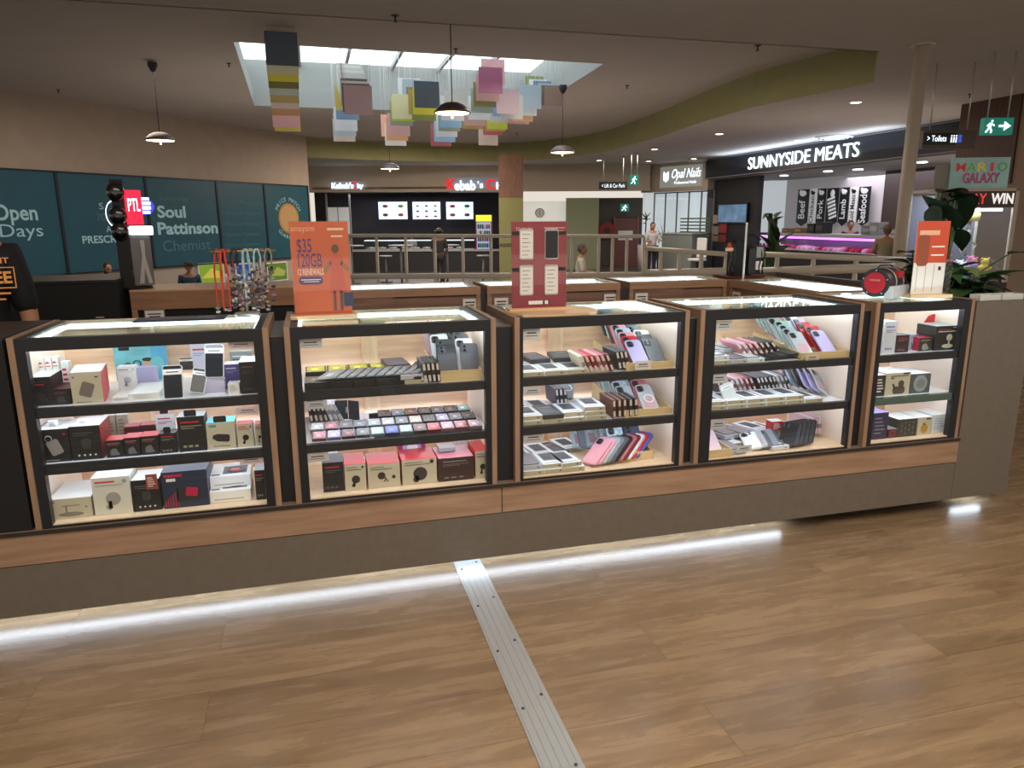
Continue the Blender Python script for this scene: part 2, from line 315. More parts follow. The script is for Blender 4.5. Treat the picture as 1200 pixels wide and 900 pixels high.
for where, lst in CL.items():
    d, dd = D0[where]; seen = {}
    size = S if where != 'beside the brown square' else .36
    for k, (px, py, c) in enumerate(lst):
        dep = d+dd*k; P = at(px, py, dep)
        seen[c] = seen.get(c, 0)+1; M = mat('acrylic_'+c, tuple(int(v*.82+30) for v in PCOL[c]), .35, alpha=.86, em=.06)  # faint glow stands in for skylight coming through the sheet
        lab = f'{c} square acrylic panel hanging {where}' if sum(1 for q in lst if q[2] == c) == 1 else f'{["first","second","third","fourth","fifth"][seen[c]-1]} {c} square panel from the front {where}'
        t = empty('hanging_square', lab, 'hanging panel', P, group='coloured square panels hanging in the skylight')
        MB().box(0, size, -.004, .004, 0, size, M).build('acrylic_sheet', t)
        zt = (zg-.1 if SKY[0][0] < P.x < 5 and 8.5 < P.y < 14.4 else ZU)-P.z
        MB().tube((.02, 0, size), (.02, 0, zt), .0025, WHITE, 5).tube((size-.02, 0, size), (size-.02, 0, zt), .0025, WHITE, 5).build('suspension_wire', t)
# ------------------------------------------------------------ kiosk base
SH1, SH2, FL0 = .845, .635, .415
kb = empty('kiosk_plinth', 'long grey and oak plinth carrying the five front display cases', 'counter', (0, 0, 0))
b = MB().box(-2.6, 3.10, 0, .5, .07, .268, GREY)
b.build('grey_carcass', kb)
tag(MB().box(3.102, 3.46, 0, .05, .07, 1.085, GREY).box(3.41, 3.46, .05, 2.1, .07, 1.085, GREY).box(3.102, 3.13, .05, 2.1, .07, 1.085, GREY).box(3.17, 3.41, 2.06, 2.1, .07, 1.085, GREY).box(3.17, 3.41, .05, 2.06, .3, .32, GREY).build('planter_box'), 'tall grey planter box closing the right end of the kiosk', 'planter')
MB().box(-2.6, .714, -.004, .05, .272, .385, WOOD).build('fascia_panel', kb); MB().box(.718, 3.10, -.004, .05, .272, .385, WOOD).build('fascia_panel', kb)
MB().box(-2.6, 3.10, -.012, .5, .386, .398, mat('ledge_edge', (44, 38, 36), .4)).box(-2.6, 3.10, -.002, .5, .398, .402, rgb(120, 104, 92)).build('ledge_trim', kb)
MB().box(-2.6, 3.1, .2, .3, 0, .07, DARK).build('toe_kick', kb)
b = MB(); b.box(-2.6, 2.18, .1, .125, .052, .068, LEDK := emi('kick_led', (226, 240, 255), 10)); b.build('led_strip', kb)
MB().box(3.24, 3.42, .1, .125, .052, .068, LEDK).build('led_strip', bpy.data.objects['planter_box'])
# ------------------------------------------------------------ front display cases
LEDS = emi('shelf_led', (228, 238, 255), 12)
def front_case(x0, x1, op0, op1, label, green=False):
    w = x1-x0; t = empty('display_case', label, 'display case', (x0, 0, .402), group='lit glass display cases along the front of the kiosk')
    z = lambda v: v-.402
    a, c = op0-x0, op1-x0
    INT = mat('case_lining', (236, 218, 200), .6)
    MB().box(0, .022, 0, .5, 0, z(1.1), WOODV).box(.022, .026, .03, .5, 0, z(1.08), INT).build('side_panel', t)
    MB().box(w-.022, w, 0, .5, 0, z(1.1), WOODV).box(w-.026, w-.022, .03, .5, 0, z(1.08), INT).build('side_panel', t)
    BW = wood('lit_back_wood', (204, 162, 130), (230, 194, 164), 0)  # paler wood tone carries the case lighting in its colour
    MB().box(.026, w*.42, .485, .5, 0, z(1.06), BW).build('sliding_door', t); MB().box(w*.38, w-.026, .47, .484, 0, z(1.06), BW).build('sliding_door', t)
    MB().box(w*.38, w*.38+.07, .462, .47, 0, z(1.06), wood('door_stile', (214, 178, 142), (236, 206, 172), 2)).build('door_stile', t)
    b = MB(); b.box(.022, a, -.003, .03, 0, z(1.096), BLK).box(c, w-.022, -.003, .03, 0, z(1.096), BLK).box(a, c, -.003, .03, z(1.052), z(1.096), BLK).box(a, c, -.001, .03, 0, .008, BLK)
    b.build('front_frame', t)
    MB().box(.026, w-.026, .004, .5, 0, .012, wood('case_floor', (216, 186, 150), (232, 206, 172), 0)).build('case_floor', t)
    MB().box(a-.005, c+.005, .001, .003, .006, z(1.055), GLASS).build('front_glass', t)
    b = MB(); b.box(.022, w-.022, .47, .5, z(1.06), z(1.096), WOOD); b.box(.022, .05, .03, .47, z(1.088), z(1.096), BLK).box(w-.05, w-.022, .03, .47, z(1.088), z(1.096), BLK); b.build('top_frame', t)
    MB().box(.05, w-.05, .03, .47, z(1.091), z(1.095), GLASST).build('top_glass', t)
    b = MB(); b.box(.06, w-.06, .448, .468, z(1.066), z(1.084), LED).box(w-.062, w-.046, .06, .44, z(1.068), z(1.082), LED).box(.046, .062, .06, .44, z(1.068), z(1.082), LED); b.build('led_strip', t)
    sg = mat('shelf_glass', (220, 224, 228) if not green else (170, 200, 190), .15, spec=.6)
    for s in (SH1, SH2):
        o = MB().box(.03, w-.03, .03, .44, z(s)-.008, z(s), sg).box(a-.01, c+.01, .006, .03, z(s)-.034, z(s), BLK if not (green and s == SH2) else mat('green_edge', (80, 100, 94), .2)).build('shelf', t)
        MB().box(.05, w-.05, .034, .048, z(s)-.018, z(s)-.009, LEDS).build('led_strip', o)
        MB().box(.05, w-.05, .425, .437, z(s)-.018, z(s)-.009, LEDS).build('led_strip', o)
    MB().box(.05, w-.05, .032, .044, z(1.052)-.004, z(1.06), LEDS).build('led_strip', t)
    return t
CASES = [(-1.02, -.17, -.965, -.224), (-.116, .698, -.062, .652), (.776, 1.56, .811, 1.518), (1.613, 2.454, 1.688, 2.42), (2.52, 3.09, 2.565, 3.03)]
NM = ['first display case, full of boxed chargers and demo phones', 'second display case, with coloured flip pouches on its middle shelf', 'third display case, beneath the dark red phone poster', 'fourth display case, with lilac cases and pink wallets', 'fifth display case, narrowest one beside the grey end panel']
for i, (q, n) in enumerate(zip(CASES, NM)): front_case(*q, n, green=(i == 4))
# dark filler posts between cases
for i, (xa, xb) in enumerate([(-.17, -.116), (.698, .776), (1.56, 1.613), (2.454, 2.52)]):
    o = MB().box(xa+.002, xb-.002, .03, .46, .402, 1.06, BLK).box(xa+.002, xb-.002, .03, .46, 1.06, 1.066, rgb(92, 90, 90)).build('filler_post', loc=(0, 0, 0))
    tag(o, 'dark filler post between the %s display cases' % ['first and second', 'second and third', 'third and fourth', 'fourth and fifth'][i], 'post', 'filler posts between the display cases')
# black cabinet at the far left, black side cabinet
t = empty('black_cabinet', 'plain matt black cabinet at the left end, left of the first display case', 'cabinet', (-1.03, 0, .402))
MB().box(-1.1, -.002, 0, .5, 0, .69, BLACK).box(-1.1, -.002, 0, .5, .69, .698, rgb(40, 40, 44)).build('cabinet_body', t); MB().box(-.55, -.545, -.003, 0, .02, .68, DARK).build('door_gap', t)
t = empty('black_cabinet', 'wide matt black cabinet standing behind the first display case', 'cabinet', (-1.06, 1.72, 0))
MB().box(-2.2, 0, 0, .5, 0, 1.155, BLACK).build('cabinet_body', t); MB().box(-2.2, 0, -.01, .52, 1.155, 1.17, rgb(30, 31, 36)).build('cabinet_top', t)
MB().box(-.12, -.08, -.018, -.004, .96, .968, STEEL).build('cabinet_lock', t)
# ------------------------------------------------------------ inner ring of counters
def price_card(parent, x, y, z, w=.08, h=.055, name='label_holder', face=-1):
    o = MB().box(x-w/2-.006, x+w/2+.006, y-.006, y, z-.006, z+h+.006, rgb(120, 112, 100)).box(x-w/2, x+w/2, y-.008, y-.006, z, z+h, WHITE).box(x-w*.35, x+w*.35, y-.009, y-.008, z+h*.58, z+h*.7, DARK).box(x-w*.3, x+w*.3, y-.009, y-.008, z+h*.3, z+h*.42, DARK).build(name, parent)
    return o
WD = wood('counter_wood', (116, 88, 76), (146, 116, 100), 0); WT = wood('counter_top_wood', (150, 116, 90), (182, 146, 118), 0)
t = empty('wooden_counter', 'long plain oak counter behind the first display case, beside the black cabinet', 'counter', (-1.02, 1.82, 0))
MB().box(0, 1.08, .02, .42, 0, .985, BLACK).box(0, .03, 0, .02, 0, .985, WT).box(1.05, 1.08, 0, .02, 0, .985, WT).build('carcass', t); MB().box(0, 1.08, 0, .42, .985, 1.09, wood('counter_fascia', (142, 104, 76), (166, 128, 98), 0)).build('fascia', t)
MB().box(0, 1.08, -.004, .424, 1.09, 1.1, wood('counter_slab', (190, 152, 118), (214, 180, 146), 0)).build('worktop', t); price_card(t, .12, -.0, .925, .1, .055)
def back_case(xa, xb, y0, y1, label, split, cards, loc=None, rz=0):
    w = xb-xa; D = y1-y0; t = empty('rear_display_case', label, 'display case', loc or (xa, y0, 0), rz, group='low glass topped cases round the inside of the kiosk')
    MB().box(0, .025, 0, D, 0, 1.095, WT).build('side_panel', t); MB().box(w-.025, w, 0, D, 0, 1.095, WT).build('side_panel', t)
    MB().box(.025, w*split, .006, .02, 0, 1.05, WD).build('sliding_door', t); MB().box(w*split-.02, w-.025, .021, .034, 0, 1.05, WD).build('sliding_door', t)
    MB().box(.025, w-.025, 0, .05, 1.05, 1.095, WT).box(.025, w-.025, D-.03, D, .4, 1.095, WT).build('top_frame', t)
    MB().box(.03, w-.03, .05, D-.03, 1.0, 1.005, mat('inner_shelf', (224, 214, 196), .4)).build('shelf', t)
    MB().box(.03, w-.03, D-.06, D-.035, 1.05, 1.09, LED).box(w-.05, w-.03, .06, D-.06, 1.06, 1.08, LED).box(.03, .05, .06, D-.06, 1.06, 1.08, LED).build('led_strip', t)
    MB().box(.025, w-.025, .05, D-.03, 1.09, 1.094, GLASST).build('top_glass', t)
    for x in cards: price_card(t, w*x, .006 if x < split else .02, .965, .085, .06)
    return t
xs = [onY(p, 337, 1.45).x for p in (405, 563, 571, 727, 738, 868)]
back_case(.07, xs[1], 1.45, 1.86, 'rear glass topped case between the orange and the red poster', .42, [.93])
back_case(xs[2], xs[3], 1.45, 1.86, 'rear glass topped case directly behind the red phone poster', .5, [.1, .93])
back_case(xs[4], 2.62, 1.45, 1.86, 'rear glass topped case below the black accessory rack', .55, [.12])
for xa, xb in ((xs[1], xs[2]), (xs[3], xs[4])):
    tag(MB().box(xa+.002, xb-.002, 1.47, 1.84, 0, 1.06, rgb(52, 54, 62)).build('filler_post'), 'dark gap post between two rear glass topped cases, %s' % ('left of the red poster' if xa == xs[1] else 'right of the red poster'), 'post', 'filler posts between the rear cases')
back_case(0, .86, 0, .42, 'side glass topped case running back from the fourth display case', .5, [.1], loc=(2.62, 1.42, 0), rz=-PI/2)
b = MB().box(2.625, 3.08, 1.44, 1.86, 0, 1.09, WT); tag(b.build('corner_counter'), 'square oak corner counter under the black accessory rack', 'counter')
# planter in the grey end
t = tag(MB().box(3.135, 3.405, .055, 2.05, .9, .95, mat('potting_soil', (48, 36, 28), .95, bump=.6, bscale=80)).build('potting_soil'), 'dark soil filling the planter behind the grey end panel', 'soil', kind='stuff')
# ------------------------------------------------------------ posters and things on the case tops
CLR = glassmat('acrylic_stand', (244, 248, 248), 1.2)
def sign_stand(name, label, pxl, pxr, pt, pb, y, front):
    P0 = onY(pxl, pb, y); P1 = onY(pxr, pt, y); w = P1.x-P0.x; zt = onY((pxl+pxr)/2, pt, y).z; h = zt-1.1
    t = empty(name, label, 'sign', (P0.x+w/2, y, 1.098))
    MB().box(-w/2-.02, w/2+.02, -.04, .04, 0, .016, WOODL, bev=.002).build('wooden_base', t)
    b = MB(); b.box(-w/2, w/2, -.003, .003, .016, h, front); MBo = b.build('poster', t)
    MB().box(-w/2-.004, w/2+.004, -.006, -.004, .014, h+.004, CLR).build('acrylic_sleeve', t)
    return t, w, h, MBo
OR = mat('poster_orange', (226, 100, 52), .5, var=.1, bscale=6)
t, w, h, ps = sign_stand('poster_stand', 'orange acrylic poster stand reading $35 120GB on the second display case', 346, 407, 259, 366, .24, OR)
PUR = rgb(74, 40, 104)
text('amaysim', .034, rgb(240, 170, 130), t, (-w*.28, -.004, h*.93), width=w*.4, ext=.0005)
text('$35', .075, PUR, t, (-w*.27, -.004, h*.75), width=w*.25, bold=.006, ext=.0005); text('120GB', .075, PUR, t, (-w*.2, -.004, h*.60), width=w*.41, bold=.006, ext=.0005)
text('12 RENEWALS', .035, rgb(244, 214, 190), t, (-w*.19, -.004, h*.485), width=w*.44, bold=.008, ext=.0005)
MB().plate(w*.42, .032, .001, .015, PUR).build('printed_pill', t, loc=(-w*.19, -.0045, h*.40))
b = MB(); FIG = [(-.01, .0, .018, .10, rgb(96, 64, 74)), (.02, .0, .02, .11, rgb(60, 62, 90)), (.0, .1, .055, .22, rgb(180, 52, 44)), (-.02, .2, .02, .27, rgb(188, 140, 90))]
b.prism([(-.035, .09), (.045, .09), (.03, .21), (.035, .27), (.0, .29), (-.035, .26), (-.02, .2)], -.001, 0, rgb(196, 74, 50)).box(-.02, -.008, -.001, 0, 0, .1, rgb(90, 60, 70)).box(.012, .026, -.001, 0, 0, .1, rgb(90, 60, 70)).ball((0, -.0005, .31), .018, rgb(96, 62, 48), 14, (1, .03, 1.2)).box(.03, .075, -.001, 0, .02, .09, rgb(40, 50, 80)).prism([(-.035, .25), (-.065, .2), (-.05, .19), (-.02, .24)], -.001, 0, rgb(150, 100, 60)).prism([(.03, .25), (.065, .21), (.055, .195), (.02, .235)], -.001, 0, rgb(150, 100, 60))
o = b.build('printed_figure', t, loc=(w*.26, -.0042, .03)); o.scale = (.8, 1, .8)
b = MB().box(w*.14, w*.42, -.001, 0, h*.91, h*.935, rgb(236, 190, 160)).box(w*.2, w*.4, -.001, 0, h*.84, h*.86, rgb(236, 190, 160)).box(-w*.36, -w*.02, -.0055, -.005, h*.405, h*.412, WHITE).box(-w*.32, -w*.05, -.0055, -.005, h*.385, h*.391, WHITE); b.build('small_print', t, loc=(0, -.004, 0))
RP = mat('poster_crimson', (158, 38, 50), .45, var=.06, bscale=5)
t, w, h, ps = sign_stand('poster_stand', 'dark red poster stand showing four phones, on the third display case', 600, 664, 259, 362, .2, RP)
b = MB()
for k, (x, z0, dk) in enumerate([(-.24, .53, 0), (.22, .53, 1), (-.24, .13, 0), (.22, .13, 0)]):
    x *= w
    b.plate(w*.25, h*.34, .002, .008, WHITE if k != 1 else rgb(220, 220, 220), Matrix.Translation((x, 0, h*(z0+.17)+.02)))
    b.plate(w*.225, h*.3, .002, .005, rgb(214, 214, 208) if not dk else rgb(22, 26, 30), Matrix.Translation((x, -.0012, h*(z0+.165)+.02)))
    if not dk:
        for r in range(6): b.box(x-w*.08, x+w*(.07 if r % 2 else .03), -.0026, -.0022, h*(z0+.045*r+.05)+.02, h*(z0+.045*r+.056)+.02, rgb(90, 90, 90))
    s = -1 if x < 0 else 1; b.box(x+s*w*.13, x+s*w*.26, -.0015, 0, h*(z0+.27)+.02, h*(z0+.31)+.02, rgb(24, 18, 20))
b.build('printed_phones', t, loc=(0, -.005, 0))
text('TEAM-2N', .022, rgb(226, 180, 170), t, (-w*.28, -.0045, h*.915), width=w*.3, ext=.0005)
b = MB().box(w*.08, w*.46, -.001, 0, h*.925, h*.935, rgb(226, 160, 150)).box(w*.26, w*.44, -.001, 0, h*.895, h*.902, rgb(226, 160, 150)).box(-w*.2, w*.2, -.001, 0, .03, .045, WHITE).box(w*.06, w*.1, -.0014, 0, .03, .046, DARK).box(w*.16, w*.2, -.0014, 0, .03, .046, DARK); b.build('small_print', t, loc=(0, -.004, 0))
tag(MB().plate(.4, .3, .012, .14, WOODL, Matrix.Rotation(PI/2, 4, 'X')).build('oval_board', loc=(.985, .17, 1.099)), 'pale round wooden board flat beneath the red poster stand', 'board')
# dark tablet lying on first case
tag(MB().box(-.17, .17, -.05, .05, 0, .008, rgb(34, 46, 62), bev=.002).box(.06, .13, -.02, .02, .008, .0085, rgb(110, 120, 130)).build('clipboard', loc=(-.52, .36, 1.098), rot=(0, 0, -.03)), 'flat dark blue folder lying on the glass of the first case', 'folder')
# flyer stand on the fifth case
P = onY(1085, 345, .14); t = empty('flyer_stand', 'tall orange and white flyer in a stand on the fifth display case', 'sign', (P.x, .14, 1.098), rz=-.18)
w, h = .165, .37
MB().box(-w/2-.02, w/2+.03, -.04, .04, 0, .018, WOODL).build('wooden_base', t)
b = MB().box(-w/2, w/2, -.002, .002, .018, h, WHITE).box(-w/2, w/2, -.003, -.002, h*.46, h, rgb(206, 84, 56)).box(-w*.42, w*.2, -.004, -.003, h*.82, h*.88, rgb(236, 190, 160))
b.plate(.06, .15, .001, .02, rgb(150, 82, 60), Matrix.Translation((-w*.26, -.0035, h*.62)))
b.box(.0, w*.4, -.004, -.003, h*.55, h*.57, WHITE).box(.0, w*.4, -.004, -.003, h*.66, h*.68, WHITE)
for q in (-.38, -.12, .14): b.box(w*q, w*q+.002, -.0035, -.002, .03, h*.44, rgb(170, 170, 166))
b.box(w*.28, w*.36, -.0035, -.002, h*.36, h*.41, DARK)
b.build('flyer', t)
MB().box(w*.5, w*.5+.003, -.05, .12, .018, h*.62, CLR).build('acrylic_wing', t)
# boxed drum speaker lying on its side
P = onY(1034, 348, .24); t = empty('drum_speaker', 'boxed drum shaped speaker with red face, lying on the corner of the counter', 'speaker', (P.x, .24, 1.1), rz=-1.15)
b = MB(); b.cyl((0, 0, .072), .07, .19, rgb(42, 40, 44, rough=.3), axis='y', seg=36); b.build('drum_body', t)
MB().cyl((0, -.097, .072), .052, .006, rgb(176, 26, 44, rough=.3), axis='y', seg=36).build('red_face', t)
MB().cyl((0, -.02, .072), .0715, .012, STEEL, axis='y', seg=36).cyl((0, .06, .072), .0715, .012, STEEL, axis='y', seg=36).build('steel_band', t)
for k in range(5): MB().ball((.061*math.cos(PI/2+k*2*PI/5), -.096, .072+.061*math.sin(PI/2+k*2*PI/5)), .004, STEEL, 8).build('rivet', t)
MB().box(.045, .085, -.09, .1, .0, .06, rgb(188, 190, 194, rough=.2), bev=.006).build('silver_base', t)
MB().box(.03, .072, -.005, .05, .095, .128, rgb(170, 30, 40)).build('red_label', t)
text('MARSHES', .012, rgb(230, 190, 190), t, (0, -.1005, .085), width=.05, ext=.0003)
MB().path([(0, -.09, .14), (.0, -.06, .155), (0, .05, .155), (0, .09, .14)], .004, DARK).build('carry_handle', t)
# clear acrylic trays beside the planter
for k, px in enumerate((1122, 1158)):
    P = onZ(px, 350, 1.09)
    o = MB().box(-.07, .07, -.03, .03, 0, .003, clearplastic('tray_plastic')).box(-.07, .07, -.03, -.027, 0, .03, clearplastic('tray_plastic')).box(-.07, .07, .027, .03, 0, .03, clearplastic('tray_plastic')).box(-.07, -.067, -.03, .03, 0, .03, clearplastic('tray_plastic')).box(.067, .07, -.03, .03, 0, .03, clearplastic('tray_plastic')).box(-.05, .04, -.02, .02, .004, .012, rgb(190, 176, 90)).build('card_tray', loc=(3.19 if k == 0 else 3.32, .035, 1.087))
    tag(o, 'small clear acrylic tray on the grey end panel, %s' % ('next to the flyer stand' if k == 0 else 'under the plant leaves'), 'tray')
# ------------------------------------------------------------ charm rack
P = onY(290, 366, .43); t = empty('charm_rack', 'metal T-bar rack standing on the first display case', 'rack', (P.x, .43, 1.098))
zb = onY(285, 294, .43).z-1.098
MB().cyl((0, 0, .006), .05, .012, STEEL).tube((0, 0, 0), (0, 0, zb), .006, STEEL).build('upright', t)
xl, xr = onY(245, 294, .43).x-P.x, onY(323, 293, .43).x-P.x
MB().tube((xl, 0, zb), (xr, 0, zb), .005, mat('brass_rod', (176, 140, 90), .3, metal=.8)).build('cross_bar', t)
cols = [('red', (196, 44, 30)), ('red', (210, 60, 40)), ('red', (180, 30, 30)), ('black', (24, 24, 28)), ('black', (30, 28, 34)), ('pale blue', (156, 190, 206)), ('mint', (150, 200, 200)), ('pale blue', (170, 200, 214)), ('grey', (110, 112, 116)), ('beaded', (150, 140, 120))]
for k, (cn, c) in enumerate(cols):
    x = P.x+xl+(xr-xl)*(.10+.085*k+.01*(k % 2)); L = .06+.018*(k % 3)+(.17 if k < 2 else 0); y = .43+.006*(-1)**k
    m = rgb(*c, rough=.6); z0 = 1.098+zb+.005
    s = empty('wrist_strap', '%s wrist strap of beads and charms, %s along the rack bar' % (cn, ['first', 'second', 'third', 'fourth', 'fifth', 'sixth', 'seventh', 'eighth', 'ninth', 'tenth'][k]), 'strap', (x, y, z0), group='straps and charms hanging on the T-bar rack')
    MB().path([(-.012, 0, -L), (-.014, 0, -L*.4), (-.006, 0, 0), (.006, 0, .002), (.014, 0, -L*.4), (.012, 0, -L)], .0035, m, 6).build('cord_loop', s)
    b = MB(); q = random.Random(k); zz = -L
    n = 0
    while zz > -(zb-.02) and n < 34:
        r = q.uniform(.004, .008); mm = rgb(*q.choice([(190, 190, 196), (150, 120, 150), (70, 60, 56), (110, 104, 130), (200, 200, 200), (60, 76, 76), (130, 116, 90), (40, 40, 46), (60, 50, 54)]), rough=.25)
        b.ball((q.uniform(-.016, .016), q.uniform(-.012, .012), zz-r), r, mm, 7, (q.choice([1, 1.6]), .7, 1)); zz -= r*1.3; n += 1
    if n: b.build('bead_charm', s)
# ------------------------------------------------------------ spinner with lit PTL sign
t = empty('spinner_stand', 'tall black spinner stand with a lit PTL sign on the oak counter', 'display stand', (onY(148, 340, 1.95).x+.055, 1.95, 1.1), rz=.25)
MB().cyl((0, 0, .006), .09, .012, BLACK).box(-.075, -.01, -.05, .05, .012, .62, BLACK).build('stand_body', t)
b = MB().box(-.005, .1, -.045, .045, .02, .30, mat('printed_film', (110, 108, 110), .25, alpha=.85)).prism([(.02, .03), (.045, .03), (.055, .12), (.07, .03), (.09, .03), (.065, .19), (.068, .28), (.045, .28), (.048, .19)], -.047, -.045, rgb(176, 172, 170)); b.build('film_panel', t)
b = MB()
for zz in (.55, .42, .33): b.ball((-.05, -.05, zz), .05, mat('glossy_black', (20, 18, 22), .12, coat=.5), 20, (.95, .6, 1.1))
b.build('dome', t)
MB().box(-.005, .075, -.055, .05, .37, .56, emi('sign_red', (255, 30, 50), 2.2)).build('red_light_panel', t)
MB().cyl((.095, -.02, .47), .045, .05, emi('sign_blue', (60, 60, 230), 1.6), axis='y', seg=32).build('blue_light_disc', t)
MB().plate(.12, .05, .09, .005, emi('sign_white', (226, 244, 255), 3), Matrix.Translation((.06, -.01, .335))).build('white_light_panel', t)
text('PTL', .1, emi('sign_white', (226, 244, 255), 3), t, (.034, -.066, .475), width=.062, bold=.005)
b = MB()
for k in range(4): b.box(.078, .125-.006*abs(k-1.5), -.05, -.046, .43+.025*k, .446+.025*k, emi('sign_white', (226, 244, 255), 3))
b.build('lit_stripe', t)
b = MB().lathe([(.07, -.002), (.076, 0), (.07, .002)], emi('sign_white', (226, 244, 255), 3), seg=40, M=Matrix.Translation((-.065, .05, .43)) @ Matrix.Diagonal((.6, 1, 1, 1)) @ Matrix.Rotation(PI/2, 4, 'X')); b.build('light_ring', t)
# ------------------------------------------------------------ black accessory rack on the corner counter
P = onY(868, 333, 1.62); t = empty('accessory_rack', 'black rack hung with cables on the rear corner counter', 'rack', (P.x, 1.62, 1.095))
zt = onY(868, 283, 1.62).z-1.095
b = MB().box(-.16, .13, -.08, .1, 0, .012, rgb(90, 30, 26)).box(-.08, -.02, -.04, .06, .012, zt, BLACK).box(.0, .06, -.02, .06, .012, zt*.95, BLACK).box(.02, .1, -.05, -.02, .02, zt*.8, DARK); b.build('rack_body', t)
for k, x in enumerate((-.13, -.1, .1, .125)):
    MB().path([(x, -.05, zt*.95), (x+.01, -.06, zt*.6), (x-.008, -.06, zt*.3), (x+.004, -.05, .02)], .006, DARK if k % 2 else rgb(70, 64, 60), 6).build('hanging_cable', t)
MB().box(.07, .12, -.06, -.045, .05, zt*.45, WHITE).box(.07, .12, -.06, -.045, zt*.55, zt*.85, rgb(150, 150, 150)).build('card_pack', t)
b = MB().cyl((-.14, -.06, zt*.86), .024, .06, rgb(200, 70, 40), r2=.008, seg=12).cyl((-.14, -.06, zt*.80), .026, .02, rgb(240, 190, 160), seg=12); b.build('orange_tag', t)
MB().path([(.0, 0, zt), (.06, 0, zt+.05), (.12, -.02, zt+.01)], .006, BLACK).path([(-.05, 0, zt), (-.14, -.02, zt+.02), (-.17, -.05, zt-.03)], .006, BLACK).build('curved_arm', t)
P = onY(869, 352, 1.43); z2 = onY(872, 262, 1.43).z
tag(MB().tube((P.x, 1.43, .9), (P.x+.003, 1.43, z2), .0065, WHITE, 12).ball((P.x+.003, 1.43, z2), .0075, WHITE).build('white_pole'), 'thin white upright tube at the inner corner before the accessory rack', 'tube')
# ------------------------------------------------------------ people
def skin(verts, edges, rad, sub=1, root=0):
    me = bpy.data.meshes.new('sk'); me.from_pydata(verts, edges, []); o = bpy.data.objects.new('sk', me); C.objects.link(o)
    md = o.modifiers.new('s', 'SKIN'); md.use_smooth_shade = True
    for i, r in enumerate(rad): me.skin_vertices[0].data[i].radius = (r, r) if not isinstance(r, tuple) else r
    for i in range(len(verts)): me.skin_vertices[0].data[i].use_root = (i == root)
    o.modifiers.new('u', 'SUBSURF').levels = sub; o.modifiers['u'].render_levels = sub
    dg = bpy.context.evaluated_depsgraph_get(); r = bpy.data.meshes.new_from_object(o.evaluated_get(dg)); bpy.data.objects.remove(o); return r
def joined(name, meshes, mats_, parent):
    bm = bmesh.new()
    for k, me in enumerate(meshes):
        n = len(bm.faces); bm.from_mesh(me); bm.faces.ensure_lookup_table()
        for f in bm.faces[n:]: f.material_index = min(k, len(mats_)-1); f.smooth = True
    m2 = bpy.data.meshes.new(name); bm.to_mesh(m2); bm.free()
    for q in mats_: m2.materials.append(q)
    o = bpy.data.objects.new(name, m2); C.objects.link(o); o.parent = parent; return o
